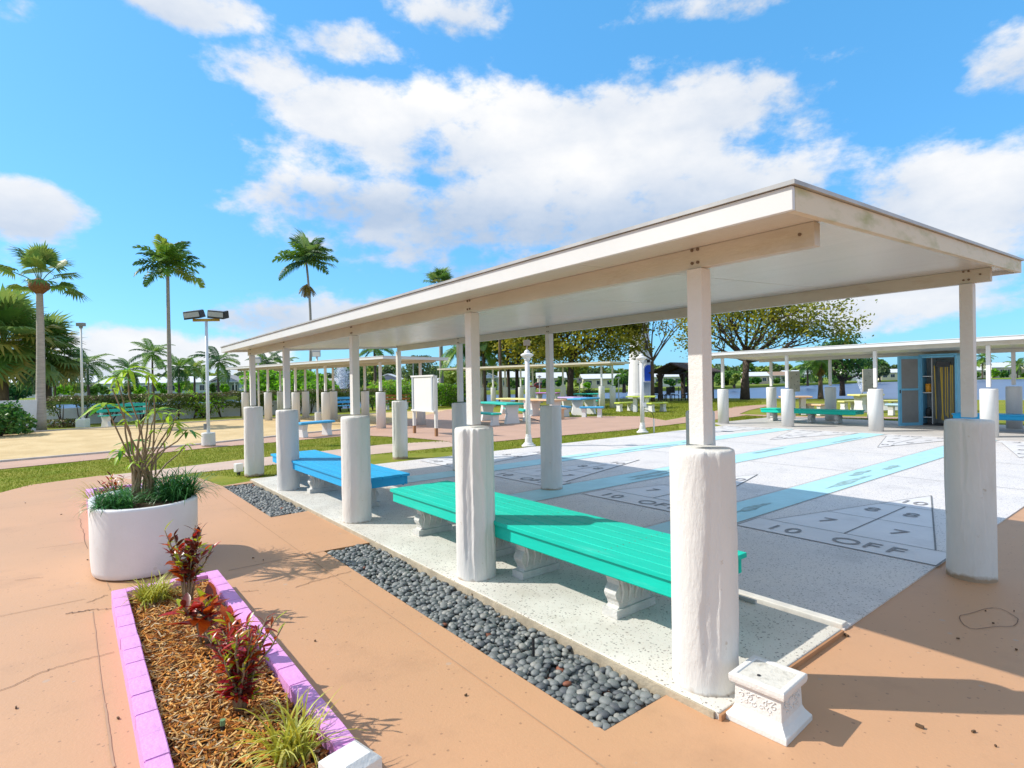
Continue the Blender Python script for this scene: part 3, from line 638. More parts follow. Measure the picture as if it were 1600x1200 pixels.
def croton(label, base, stems, height, lsize, meshes, nleaf, spread, rnd, group=None, start=.25):
    t = thing('croton', label, 'plant', base, 0, group)
    cnt = 0
    for k in range(stems):
        a = rnd.uniform(0, 6.28); lean = rnd.uniform(.1, 1)*spread; hh = height*rnd.uniform(.65, 1.0)
        tip = Vector((math.cos(a)*lean, math.sin(a)*lean, hh)); mid = Vector((tip.x*.35, tip.y*.35, hh*.5)); r0 = Vector((math.cos(a)*.02, math.sin(a)*.02, 0))
        pts = [r0, mid*.5+r0*.5, mid, (mid+tip)/2+Vector((rnd.uniform(-.01, .01), rnd.uniform(-.01, .01), 0)), tip]
        one('stem', stem_m, t, lambda m: m.tube(pts, [.007, .006, .005, .004, .003], 6), smooth=True)
        for j in range(nleaf):
            s = start+(1-start)*((j+rnd.random())/nleaf); i0 = min(3, int(s*4)); q = pts[i0].lerp(pts[i0+1], s*4-i0)
            an = j*2.4+rnd.uniform(-.4, .4); el = rnd.uniform(.15, .9)+.5*(s-.4)
            d = (math.cos(an)*math.cos(el), math.sin(an)*math.cos(el), math.sin(el))
            link(rnd.choice(meshes), 'leaf', t, mw=dirM(q, d, rnd.uniform(-.5, .5), lsize*rnd.uniform(.6, 1.15)*(1-.25*s)))
    return t
rnd = random.Random(11)
lm_dk = [leaf_mesh('leaf', m_, 1, w, b) for m_, w, b in ((C_dk, .36, .2), (C_dk, .32, .35), (C_red, .36, .2), (C_gr, .3, .3), (C_dk, .4, .1), (C_or, .34, .25), (C_gr, .34, .2))]
lm_rd = [leaf_mesh('leaf', m_, 1, w, b) for m_, w, b in ((C_red, .4, .25), (C_or, .42, .2), (C_red, .36, .35), (C_dk, .4, .15), (C_or, .38, .4), (C_gr, .34, .25))]
lm_mg = [leaf_mesh('leaf', m_, 1, w, b) for m_, w, b in ((C_mag, .28, .2), (C_mag, .3, .35), (C_dk, .28, .25), (C_red, .3, .2), (C_gr, .24, .3), (C_gr, .3, .1), (C_or, .28, .2), (C_red, .26, .3))]
croton('tall dark maroon croton with red and green leaves in front of the round planter', (.60, 4.40, .09), 16, .52, .11, lm_dk, 14, .21, rnd, start=.35)
croton('low croton with large bright red and orange leaves in the middle of the bed', (.58, 3.62, .09), 7, .30, .16, lm_rd, 8, .13, rnd, start=.35)
croton('small orange-red croton tucked beside the magenta bush', (.62, 3.25, .09), 5, .28, .14, lm_rd, 7, .09, rnd, start=.5)
croton('bushy dense magenta and maroon croton nearest the viewer', (.58, 2.78, .09), 28, .40, .085, lm_mg, 19, .20, rnd, start=.12)
def tuft(label, base, n, L, w, mats, name='grass_tuft', droop=.8, cat='plant', parent=None, spread=.04):
    t = parent or thing(name, label, cat, base); m = MB()
    o = Vector(base) if parent else Vector((0, 0, 0))
    for k in range(n):
        a = R(0, 6.28); el = R(.5, 1.45); l = L*R(.6, 1.1); p = o+Vector((R(-spread, spread), R(-spread, spread), 0)); hd = Vector((math.cos(a), math.sin(a), 0)); sd_ = Vector((-hd.y, hd.x, 0))
        pts = []; ns = 6; dr = droop*R(.6, 1.3)
        e = el; q = p.copy()
        for i in range(ns+1):
            ww = w*(1-(i/ns)**2)*.5+.0004; pts.append((q-sd_*ww, q+sd_*ww)); st = l/ns; q = q+hd*math.cos(e)*st+Vector((0, 0, math.sin(e)*st)); e -= dr*2.2/ns*(.5+i/ns)
        vs_ = [p_ for pr in pts for p_ in pr]; m.add(vs_, [(2*i, 2*i+1, 2*i+3, 2*i+2) for i in range(ns)], random.randrange(len(mats)))
    m.build('foliage', mats, t, smooth=True); return t
tuft('spiky variegated yellow-green grass at the far end of the bed', (.42, 4.60, .09), 220, .22, .009, [L_var, L_vary, L_vary], droop=.7, spread=.07)
tuft('variegated yellow and cream striped grass at the bottom edge of the bed', (.66, 2.30, .09), 110, .27, .010, [L_vary, L_var, L_vary], droop=.8, spread=.07)
def bed(label, x0, x1, y0, y1, hb=.135, chips=3600, near=True):
    cx, cy = (x0+x1)/2, (y0+y1)/2; t = thing('flower_bed', label, 'flower bed', (cx, cy, 0)); w = .085
    hx, hy = (x1-x0)/2, (y1-y0)/2
    def kerb(m):
        for s_ in (-1, 1):
            m.box((s_*(hx-w/2), 0, .032), (w-.003, 2*hy-.004, .064)); m.box((0, s_*(hy-w/2), .0315), (2*hx-2*w, w-.008, .063))
    one('footing', pink, t, kerb)
    bl = .195; bm_ = MB(); bm_.box((0, 0, 0), (w, bl-.003, hb-.066)); me = bm_.mesh('brick', pink); nb = round(2*hy/bl)
    b2 = bmesh.new(); b2.from_mesh(me); bmesh.ops.bevel(b2, geom=b2.edges[:], offset=.0035, segments=2, affect='EDGES'); b2.to_mesh(me); b2.free()
    zb = .066+(hb-.066)/2
    for i in range(nb):
        for s_ in (-1, 1): link(me, 'brick', t, (s_*(hx-w/2)+R(-.0012, .0012), -hy+bl*(i+.5)*(2*hy/(nb*bl)), zb+R(-.002, .002)), (0, 0, R(-.006, .006)))
    ne = max(2, round((2*hx-2*w)/bl))
    for i in range(ne):
        for s_ in (-1, 1): link(me, 'brick', t, (-hx+w+(2*hx-2*w)*(i+.5)/ne, s_*(hy-w/2), zb+R(-.002, .002)), (0, 0, math.pi/2+R(-.01, .01)), (1, (2*hx-2*w)/ne/bl, 1))
    one('soil', soil_m, t, lambda m: m.box((0, 0, .035), (2*hx-2*w, 2*hy-2*w, .07)))
    m = MB()
    for k in range(chips):
        x, y = R(-hx+w+.01, hx-w-.01), R(-hy+w+.01, hy-w-.01); l = R(.015, .065)*(1.0 if R(0, 1) < .9 else 1.5); a = R(0, 6.28)
        Mx = (Matrix.Rotation(a, 3, 'Z') @ Matrix.Rotation(R(-.5, .5), 3, 'Y') @ Matrix.Rotation(R(-.7, .7), 3, 'X'))
        m.box((x, y, .072+R(0, .028)+.02*noise.noise(Vector((x*3, y*3, 0)))), (l, R(.003, .009), R(.0015, .004)), 0, random.choice([0, 0, 1, 2, 2, 3, 4]), Mx)
    tag(m.build('mulch', chip_ms, t), kind='stuff')
    return t
bed('long brick-edged flower bed painted orchid pink, filled with bark mulch, in the foreground', .195, .875, 1.98, 4.87, chips=9000)
bed('second pink-edged flower bed behind the round white planter', .13, .80, 7.3, 10.1, chips=1200)
croton('red-brown croton in the far flower bed behind the planter', (.42, 8.6, .09), 9, .42, .11, [leaf_mesh('leaf', m_, 1, .32, .2) for m_ in (C_red, C_or, C_dk, C_gr)], 10, .22, rnd)
tuft('yellow-green grassy plant beside the croton in the far flower bed', (.28, 8.9, .09), 90, .42, .012, [L_vary, L_var], spread=.12)
t = thing('sprinkler', 'small green sprinkler head standing in the bark mulch', 'sprinkler', (.485, 2.66, .09))
one('body', dark, t, lambda m: m.tube([(0, 0, -.02), (0, 0, .022)], .009, 12)); one('nozzle', mat('spr', (.15, .28, .13), .5), t, lambda m: m.tube([(0, 0, .0225), (0, 0, .045)], .011, 12))
P = G(834, 1040, .0)
t = thing('garden_spike', 'short dark pipe stub standing among the grey pebbles', 'pipe', (2.06, P.y*2.06/P.x if P.x else 2.6, -.03)); one('pipe', darkmetal, t, lambda m: m.tube([(0, 0, 0), (0, 0, .12)], .008, 10))
# ------------------------------------------------------------------ round planter
t = thing('planter', 'white oblong concrete planter with a leggy shrub and strappy greenery', 'planter', (.49, 6.03, 0))
def stad(r, hl, n=20): return [(r*math.cos(a), (hl if math.sin(a) >= 0 else -hl)+r*math.sin(a)) for a in [2*math.pi*(j+.5)/(2*n) for j in range(2*n)]]
def pl_(m):
    rings = [(.375, 0.012), (.385, .02), (.392, .06), (.398, .56), (.396, .577), (.388, .584), (.352, .584), (.345, .57), (.345, .52)]; vs_ = []; fs = []; n = 40
    for r, z in rings: vs_ += [(x, y, z) for x, y in stad(r, .2)]
    for i in range(len(rings)-1):
        for j in range(n): fs.append((i*n+j, i*n+(j+1) % n, (i+1)*n+(j+1) % n, (i+1)*n+j))
    fs.append(tuple(reversed(range(n)))); m.add(vs_, fs)
one('shell', mat('planter_white', (.74, .735, .74), .45, .07, 3, .12, 30, grime=(5, .35, (.50, .48, .44), .58), speck=[(9, .05, (.45, .40, .34), .35)]), t, pl_, smooth=True)
one('soil', soil_m, t, lambda m: m.sheet(stad(.346, .2), .555))
one('foot', dark, t, lambda m: m.prism(stad(.34, .2), 0, .015))
# strap plants in planter
def tuftp(label, x, y, n, L, wd=.012): tuft(label, (x, y, .55), n, L, wd, [L_lir, L_lir, L_dk], name='strap_plant', droop=.95, spread=.12)
tuftp('dark green strappy plant spilling over the right end of the planter', .74, 5.92, 420, .40)
tuftp('dark green strappy plant on the left rim of the planter', .27, 5.80, 260, .27)
tuftp('strappy greenery at the back of the planter', .48, 6.25, 160, .26)
sh = thing('shrub', 'leggy shrub with bare branching stems and drooping lime green leaf clusters', 'shrub', (.47, 6.0, .53))
lsm = [leaf_mesh('leaf', m_, 1, w, b, .1, 6) for m_, w, b in ((L_sch, .26, .85), (L_schd, .28, .7), (L_sch, .24, 1.1), (L_sch, .27, .5))]
rnd = random.Random(5)
px_tips = [(200, 578, .32), (165, 632, .28), (182, 590, .2), (222, 700, .18), (245, 640, .28), (262, 648, .22), (292, 672, .22), (232, 585, .16), (205, 690, .26), (188, 705, .2), (272, 660, .2), (215, 655, .12), (240, 615, .14), (290, 695, .16), (176, 608, .1), (228, 612, .09), (255, 690, .1), (196, 655, .1), (282, 640, .1), (240, 672, .12), (212, 720, .14)]
def shrub():
    base = Vector((.47, 6.0, .53)); k = 0
    for (px, py, ll) in px_tips:
        k += 1
        yy = 6.0+rnd.uniform(-.35, .35); r = ray(px, py); s = yy/r.y; tip = Vector((r.x*s, yy, H+r.z*s))-base
        b0 = Vector((rnd.uniform(-.06, .10), rnd.uniform(-.08, .08), 0)); jn = b0+Vector((tip.x*.12, tip.y*.2, min(.28, tip.z*.4)))
        pts = [b0, b0*.5+jn*.5+Vector((rnd.uniform(-.02, .02), 0, 0)), jn, jn.lerp(tip, .4)+Vector((rnd.uniform(-.035, .035), rnd.uniform(-.03, .03), .02)), jn.lerp(tip, .75)+Vector((rnd.uniform(-.03, .03), 0, 0)), tip]
        one('branch', stem_m, sh, lambda m: m.tube(pts, [.013, .011, .009, .0075, .006, .005], 7), smooth=True)
        nl = 9 if ll > .15 else 6
        for j in range(nl):
            an = j*2*math.pi/nl+rnd.uniform(-.3, .3); el = rnd.uniform(-.15, .65)
            link(rnd.choice(lsm), 'leaf', sh, mw=dirM(tip+Vector((0, 0, rnd.uniform(-.03, .01))), (math.cos(an)*math.cos(el), math.sin(an)*math.cos(el), math.sin(el)), rnd.uniform(-.3, .3), ll*.60*rnd.uniform(.7, 1.15)))
shrub()
# ------------------------------------------------------------------ grass blades on the nearer lawns
def inpoly(x, y, poly):
    c = False; n = len(poly); j = n-1
    for i in range(n):
        if (poly[i][1] > y) != (poly[j][1] > y) and x < (poly[j][0]-poly[i][0])*(y-poly[i][1])/(poly[j][1]-poly[i][1])+poly[i][0]: c = not c
        j = i
    return c
strips = [[(0, 769), (0, 734), (150, 718.5), (330, 699.5), (500, 685), (560, 680), (640, 684), (705, 690), (600, 693.5), (379, 717), (150, 743), (60, 757)],
          [(225, 749.5), (300, 739), (500, 718), (700, 699), (775, 690), (872, 681.5), (1061, 662.5), (1061, 671), (800, 702), (560, 711), (500, 728), (420, 745), (379, 747), (344, 742.5)],
          [(940, 651), (1003, 651), (1040, 656), (1060, 652), (1130, 640), (1190, 631), (1190, 626), (1000, 628), (880, 634), (880, 650)],
          [(1120, 657), (1165, 650), (1240, 653.5), (1480, 656), (1480, 664), (1300, 662), (1160, 664)]]
m = MB(); rnd = random.Random(2)
for si, s in enumerate(strips):
    poly = [tuple(G(*p)[:2]) for p in s]; xs = [p[0] for p in poly]; ys = [p[1] for p in poly]
    area = abs(sum(poly[i][0]*poly[(i+1) % len(poly)][1]-poly[(i+1) % len(poly)][0]*poly[i][1] for i in range(len(poly))))/2
    n = int(min(60000, area*(700 if si < 2 else 170))); k = 0
    sc = 1 if si < 2 else 1.8
    while k < n:
        x, y = rnd.uniform(min(xs), max(xs)), rnd.uniform(min(ys), max(ys))
        if inpoly(x, y, poly) and not (16.9 < x < 22.15 and y < 11.1) and not (2.6 < x < 17.1 and y < 10.25):
            k += 1; a = rnd.uniform(0, 6.28); w = .006*sc; h = rnd.uniform(.015, .05)*sc; dx, dy = math.cos(a)*w, math.sin(a)*w; lx, ly = rnd.uniform(-.02, .02)*sc, rnd.uniform(-.02, .02)*sc
            m.add([(x-dx, y-dy, -.012), (x+dx, y+dy, -.012), (x+lx, y+ly, h-.012)], [(0, 1, 2)])
tag(m.build('grass', blade_m), 'short mown grass on the lawn strips beside the courts', 'grass', kind='stuff')
# ------------------------------------------------------------------ vegetation builders
def frond_mesh(name, L, droop, nl, lw, ll, m_, el=.6, stiff=.35):
    m = MB(); pts = []; q = Vector((0, 0, 0)); e = el; ns = 12
    for i in range(ns+1):
        pts.append(q.copy()); q = q+Vector((math.cos(e), 0, math.sin(e)))*L/ns; e -= droop/ns*(.5+i/ns)
    m.tube(pts, [.022*L/2*(1-.8*i/ns)+.003 for i in range(ns+1)], 4)
    for i in range(nl):
        s = .12+.88*i/(nl-1); f = s*ns; a = min(ns-1, int(f)); p = pts[a].lerp(pts[a+1], f-a); t_ = (pts[a+1]-pts[a]).normalized()
        l = ll*(math.sin(math.pi*min(1, s*.9+.12)))**.6*R(.85, 1.1); w = lw
        for sg in (-1, 1):
            sd_ = Vector((0, sg, 0)); d = (sd_*.85+t_*.55+Vector((0, 0, R(-.1, .35)*stiff))).normalized(); mid = p+d*l*.55; tip = mid+(d*.6+Vector((0, 0, -.75))).normalized()*l*.5
            m.add([p-t_*w*.3, p+t_*w*.3, mid+t_*w*.5, mid-t_*w*.5, tip], [(0, 1, 2, 3), (3, 2, 4)])
    return m.mesh(name, m_)
def fan_mesh(name, L, m_, pet=.5, nseg=26, spread=2.3):
    m = MB(); p1 = Vector((L*pet, 0, L*pet*.35)); m.tube([(0, 0, 0), p1*.5+Vector((0, 0, .03*L)), p1], .012*L, 4)
    for i in range(nseg):
        a = (i/(nseg-1)-.5)*2*spread; l = L*.62*(1-.25*abs(a)/spread)*R(.9, 1.08)
        d = Vector((math.cos(a), math.sin(a), .25-.12*abs(a))).normalized(); s_ = Vector((-math.sin(a), math.cos(a), 0)); w = l*.055
        mid = p1+d*l*.6; tip = mid+(d+Vector((0, 0, -R(.3, 1.2)))).normalized()*l*.42
        m.add([p1, mid-s_*w, mid+s_*w, tip], [(0, 1, 3, 2)])
    return m.mesh(name, m_)
def trunk(m, pts, rs, n=10): m.tube(pts, rs, n)
def palm(label, loc, h, r0, fronds, nf, el0, el1, scale=1, name='palm_tree', bend=0, tm=None, crownbulge=None, dead=None, rnd=random, group=None, trim=None):
    t = thing(name, label, 'palm tree', loc, 0, group)
    n = 12; pts = [(bend*math.sin(i/n*2.2)*.5, bend*(i/n)**2, h*i/n) for i in range(n+1)]
    top = Vector(pts[-1])
    rs = [r0*(1.25-.35*min(1, i/3)) if i < 3 else r0*(.9-.25*(i-3)/(n-3)) for i in range(n+1)]
    one('trunk', tm or bark_g, t, lambda m: m.tube(pts, rs, 12), smooth=True)
    if crownbulge:
        one('leaf_bases', crownbulge[2], t, lambda m: m.lathe(tuple(top+Vector((0, 0, -crownbulge[1]*.5))), [(r0*.7, 0), (crownbulge[0], crownbulge[1]*.35), (crownbulge[0]*1.05, crownbulge[1]*.7), (r0*.6, crownbulge[1])], 12), smooth=True)
    for i in range(nf):
        a = i*2.399+rnd.uniform(-.25, .25); el = el0+(el1-el0)*((i+.5)/nf)+rnd.uniform(-.12, .12)
        Mx = Matrix.Translation(top+Vector((0, 0, .05*scale))) @ Matrix.Rotation(a, 4, 'Z') @ Matrix.Rotation(-el, 4, 'Y') @ Matrix.Rotation(rnd.uniform(-.25, .25), 4, 'X') @ Matrix.Scale(scale*rnd.uniform(.85, 1.1), 4)
        link(rnd.choice(fronds), 'frond', t, mw=Mx)
    if dead:
        for i in range(dead[1]):
            a = i*2.4; Mx = Matrix.Translation(top+Vector((0, 0, dead[0]))) @ Matrix.Rotation(a, 4, 'Z') @ Matrix.Rotation(rnd.uniform(.5, 1.2), 4, 'Y') @ Matrix.Scale(dead[2], 4)
            link(dead[3], 'dead_frond', t, mw=Mx)
    return t
FR = [frond_mesh('frond', 1, dr, 22, .045, .30, L_palm, 0, st) for dr, st in ((1.1, .3), (1.5, .5), (.8, .9))]+[frond_mesh('frond', 1, 1.2, 22, .045, .30, L_palm2, 0, .4)]
FRbush = [frond_mesh('frond', 1, dr, 26, .055, .34, m_, 0, 1.6) for dr, m_ in ((1.0, L_palm), (1.3, L_palm), (.7, L_lt), (1.2, L_palm2))]
FAN1 = [fan_mesh('frond', 1, m_, .62, 34, 1.9) for m_ in (L_fan, L_md, L_fan)]
FAN = [fan_mesh('frond', 1, L_fan), fan_mesh('frond', 1, L_fan, .6), fan_mesh('frond', 1, L_md, .5), fan_mesh('frond', 1, L_fanb, .5)]
DEADF = frond_mesh('dead_frond', 1, .6, 16, .05, .28, L_palmy, 0, .2)
rn = random.Random(8)
P = G(63, 671.5); zt = ZH(53, 446, P)
palm('stout grey-trunked fan palm at the left edge, in front of the white wall', P, zt, .17, FAN1, 13, -.7, 1.45, 1.4, 'fan_palm', .12, mat('pale_bark', (.47, .41, .36), .9, .25, 6, .6, 18, stretch=(.6, .6, 4)), (.33, .62, fib), rnd=rn)
P = G(267, 653.5); zt = ZH(258, 420, P)
palm('tall slender palm with full feathery crown rising over the teal bench', P, zt, .115, FRbush, 22, -.25, 1.35, 1.9, rnd=rn, bend=-.05)
P = D(481, 42); zt = ZH(487, 408, P)
palm('tall palm with a hanging yellow seed cluster behind the sand court shelter', P, zt, .12, FRbush[:2]+[FR[3], FAN[0]], 26, -.35, 1.3, 2.5, rnd=rn, bend=.8, dead=(-1.6, 16, 1.1, DEADF))
P = D(690, 50); zt = ZH(680, 447, P)
palm('fan palm whose crown peeks above the near shelter roof', P, zt, .2, FAN, 24, -.9, 1.3, 1.6, 'fan_palm', rnd=rn)
P = D(782, 40)
palm('straight bare-trunked palm beyond the cream shelter', P, 7.4, .13, FR, 14, -.6, .9, 1.3, rnd=rn, tm=bark)
# left clump of fan palms
for lab, px, py, d, n, s in (('large bushy fan palm cut by the left edge of the view', 6, 545, 27, 46, 2.6), ('bronze-tipped fan palm behind the stout trunk at left', 74, 560, 30, 44, 2.1)):
    P = D(px, d); z = ZH(px, py, P)
    palm(lab, P, z, .22, FAN, n, -1.25, 1.35, s, 'fan_palm', rnd=rn, tm=bark)
# ------------------------------------------------------------------ broadleaf trees
def tree(label, loc, h, cr, ch, trunk_r, mats, nclump, nleaf, lsz, rnd, name='tree', fork=.28, bk=None, lean=(0, 0), sparse=1.0, seed=0, nbr=9, twig=True, group=None, flat=1.0):
    t = thing(name, label, 'tree', loc, 0, group); m = MB(); zf = h*fork
    fk = Vector((lean[0], lean[1], zf)); tips = []
    m.tube([(0, 0, -.1), (lean[0]*.2, lean[1]*.2, zf*.4), fk*.98], [trunk_r*1.25, trunk_r, trunk_r*.92], 12)
    cz = h-ch/2
    def br(p, d, L, r, lev):
        n = 4; pts = [p]; q = p.copy(); dd = d.copy()
        for i in range(n):
            dd = (dd+Vector((rnd.uniform(-.22, .22), rnd.uniform(-.22, .22), rnd.uniform(-.08, .16)))).normalized(); q = q+dd*L/n; pts.append(q.copy())
        m.tube(pts, [r*(1-.55*i/n) for i in range(n+1)], 7 if lev == 0 else 5, cap=False)
        tips.append((q.copy(), lev))
        if lev < 3:
            for k in range(3 if lev < 2 else 2):
                i = rnd.choice([2, 3, 4]); nd = (dd+Vector((rnd.uniform(-.9, .9), rnd.uniform(-.9, .9), rnd.uniform(-.35, .6)))).normalized()
                br(pts[i].copy(), nd, L*rnd.uniform(.5, .72), r*.45, lev+1)
    for k in range(nbr):
        a = k*2*math.pi/nbr+rnd.uniform(-.3, .3); el = rnd.uniform(.25, 1.15); d = Vector((math.cos(a)*math.cos(el), math.sin(a)*math.cos(el), math.sin(el)))
        br(fk+Vector((0, 0, rnd.uniform(-.25, .2))), d, min(cr*.62/max(.35, math.cos(el)), h*.42), trunk_r*.48, 0)
    m.build('trunk', bk or bark_d, t, smooth=True)
    c = MB(); tp = [q for q, l in tips if l >= 2] or [q for q, l in tips]
    for k in range(nclump):
        if rnd.random() < .72: ctr = rnd.choice(tp)
        else:
            a, u = rnd.uniform(0, 6.28), rnd.random()**.5; ctr = Vector((lean[0]+math.cos(a)*cr*u, lean[1]+math.sin(a)*cr*u, cz+rnd.uniform(-.5, .5)*ch*math.sqrt(max(0, 1-u*u*.8))))
        rr = cr*rnd.uniform(.10, .2); mi = rnd.choice(range(len(mats)))
        for j in range(nleaf):
            v = Vector((rnd.gauss(0, 1), rnd.gauss(0, 1), rnd.gauss(0, .7)))*rr*.55; c.leafq(ctr+v, lsz*rnd.uniform(.6, 1.3), mi if rnd.random() < .8 else rnd.randrange(len(mats)), .6)
    c.build('crown', mats, t); return t
rt = random.Random(21)
P = G(891, 628)
tree('spreading olive-gold tree with dark forked trunk between the picnic tables and the canal', P, 8.0, 5.5, 5.4, .24, [L_ol, L_old, L_ol2, L_ol], 900, 50, .26, rt, lean=(.4, .2), fork=.42)
tree('paler olive tree rising behind the bare palm trunk, left of the gold tree', D(808, 48), 7.8, 3.9, 5.0, .16, [L_ol, L_old, L_old], 420, 44, .27, rt, fork=.4)
P = G(1020, 627)
tree('thin bare-branched tree with few olive leaves in front of the lighthouse', P, 9.0, 3.0, 6, .13, [L_ol, L_old], 60, 20, .2, rt, fork=.33, nbr=7, bk=bark)
P = G(1164, 624)
tree('large half-bare shade tree with thick dark trunk by the lake', P, 8.8, 6.2, 5.4, .29, [L_ol, L_old, L_ol2, L_ol], 330, 42, .24, rt, fork=.33, nbr=12, bk=bark_d, lean=(.1, -.1))
P = D(1316, 48); tree('dense dark green round-crowned tree behind the shelter across the courts', P, 4.6, 2.6, 3.4, .2, [L_dk, L_md], 170, 40, .22, rt, fork=.3)
P = D(1282, 40); palm('old palm with dry orange boots on its trunk beside the dark tree', P, 2.75, .17, FR, 14, -.8, .2, 1.4, rnd=rn, tm=bark, dead=(-.5, 12, .7, DEADF))
# hedge, wall and bushes at the left
P0, P1 = G(-120, 690), G(78, 672)
wl0 = [G(-150, 689), G(75, 672), G(200, 663), G(360, 654), G(520, 647)]
w = MB()
a, b = wl0[0], wl0[1]; dd = (b-a).normalized(); nn = Vector((-dd.y, dd.x, 0))
w.prism([tuple((a+nn*.5)[:2]), tuple((b+nn*.5)[:2]), tuple((b+nn*.66)[:2]), tuple((a+nn*.66)[:2])], -.05, 1.2)
offp = []
for i in range(1, 5):
    a, b = wl0[max(1, i-1)], wl0[min(4, i+1)]; dd = (b-a).normalized(); nn = Vector((-dd.y, dd.x, 0)); offp.append((wl0[i]+nn*2.7, wl0[i]+nn*2.86))
w.prism([tuple(p[0][:2]) for p in offp]+[tuple(p[1][:2]) for p in reversed(offp)], -.05, .75)
o = w.build('garden_wall', wall_m, fix=True); tag(o, 'low white rendered wall behind the palm and hedge at the left', 'wall')
def hedge(label, pts, h0, h1, thick, mats, n, stems=True, seed=0, lsz=.09):
    rnd = random.Random(seed); t = thing('hedge', label, 'hedge', pts[0]); o = Vector(pts[0]); c = MB(); s = MB()
    segs = [(Vector(pts[i]), Vector(pts[i+1])) for i in range(len(pts)-1)]; tot = sum((b-a).length for a, b in segs)
    for a, b in segs:
        k = int(n*(b-a).length/tot); nn = Vector((-(b-a).normalized().y, (b-a).normalized().x, 0))
        for i in range(k):
            u = rnd.random(); p = a.lerp(b, u); f = rnd.random(); zz = h0+(h1-h0)*f**.7; dn = noise.noise(Vector((p.x*1.5, p.y*1.5, zz*2)))
            if dn < -.12 and zz < h1*.8: continue
            c.leafq(p-o+nn*rnd.uniform(-.5, .5)*thick+Vector((0, 0, zz+.05*noise.noise(p*2))), lsz*rnd.uniform(.6, 1.4), (1 if zz > h1*.85 and rnd.random() < .5 else 0) if len(mats) == 2 else rnd.randrange(len(mats)))
        if stems:
            for i in range(int((b-a).length/.75)):
                p = a.lerp(b, (i+rnd.random())/max(1, int((b-a).length/.75)))-o
                for k in range(3):
                    a_ = rnd.uniform(0, 6.28); q = p+Vector((math.cos(a_)*rnd.uniform(.15, .5), math.sin(a_)*.25, h1*rnd.uniform(.6, .95))); md = p.lerp(q, .45)+Vector((rnd.uniform(-.1, .1), 0, 0))
                    s.tube([p+Vector((0, 0, -.02)), md, q], [.035, .024, .012], 5)
    c.build('foliage', mats, t)
    if stems: s.build('stem', bark_d, t, smooth=True)
    return t
hedge('clipped hedge with bare lower stems along the white wall, behind the teal bench', [G(78, 668), G(200, 659), G(360, 651)], .45, 1.3, .8, [L_hd, L_hb], 13000, True, 1)
hedge('clipped hedge behind the sand court shelter', [G(360, 651), G(470, 646), G(600, 640)], .30, 1.35, .9, [L_hd, L_hb], 12000, True, 2, .11)
hedge('leafy green hedge right of the white board', [G(600, 640), G(665, 637), G(730, 633)], 0, 1.5, 1.2, [L_hd, L_br, L_md], 9000, False, 3, .14)
def bush(label, P, r, h, mats, n, lsz, seed=0, name='bush', group=None):
    rnd = random.Random(seed); t = thing(name, label, 'bush', P, 0, group); c = MB()
    lob = [(Vector((rnd.uniform(-.6, .6)*r, rnd.uniform(-.6, .6)*r, h*rnd.uniform(.25, .75))), rnd.uniform(.3, .55)*r) for _ in range(12)]
    for i in range(n):
        q, rr = rnd.choice(lob); v = Vector((rnd.gauss(0, 1), rnd.gauss(0, 1), rnd.gauss(0, 1))).normalized()*rr*rnd.uniform(.6, 1.05); p = q+v
        if p.z < 0: p.z = abs(p.z)*.4
        p.z = min(p.z, h*1.05); c.leafq(p, lsz*rnd.uniform(.6, 1.3), rnd.randrange(len(mats)), .5)
    c.build('foliage', mats, t)
    one('stem', bark_d, t, lambda m: [m.tube([(0, 0, -.02), (q.x*.5, q.y*.5, q.z*.5), tuple(q)], [.03, .02, .01], 5) for q, _ in lob[:5]])
    return t
bush('deep green glossy shrub at the left edge in front of the white wall', G(2, 681), .95, 1.15, [L_dk, L_md], 3000, .17, 1)
bush('dry grassy clump at the foot of the left shrub', G(22, 677), .5, .2, [L_hb, L_hd], 900, .12, 2)
bush('low bronze ground plant at the foot of the hedge', G(95, 667), .9, .28, [L_hb, L_hd], 900, .12, 3)
bush('bright lime green bush behind the hedge, left of the sand court shelter', D(434, 38), 2.4, 2.7, [L_br, L_br, L_md], 9000, .26, 4)
bush('bright green bush behind the sand court shelter', D(476, 36), 1.9, 2.5, [L_br, L_md, L_br], 7000, .26, 5)
bush('mid green bush beside the fountain', D(505, 34), 1.4, 2.0, [L_br, L_md], 3000, .22, 6)
bush('yellow-green bush peeping over the hedge near the orange bench', D(612, 40), 2.2, 1.75, [L_br, L_lt], 4000, .24, 7)
bush('yellow-green bush peeping over the hedge right of the white board', D(700, 40), 1.4, 1.5, [L_br, L_lt], 3000, .24, 8)
bush('bright leafy regrowth on top of the left hedge', D(318, 29), 1.2, 1.52, [L_br, L_lt], 700, .16, 9)
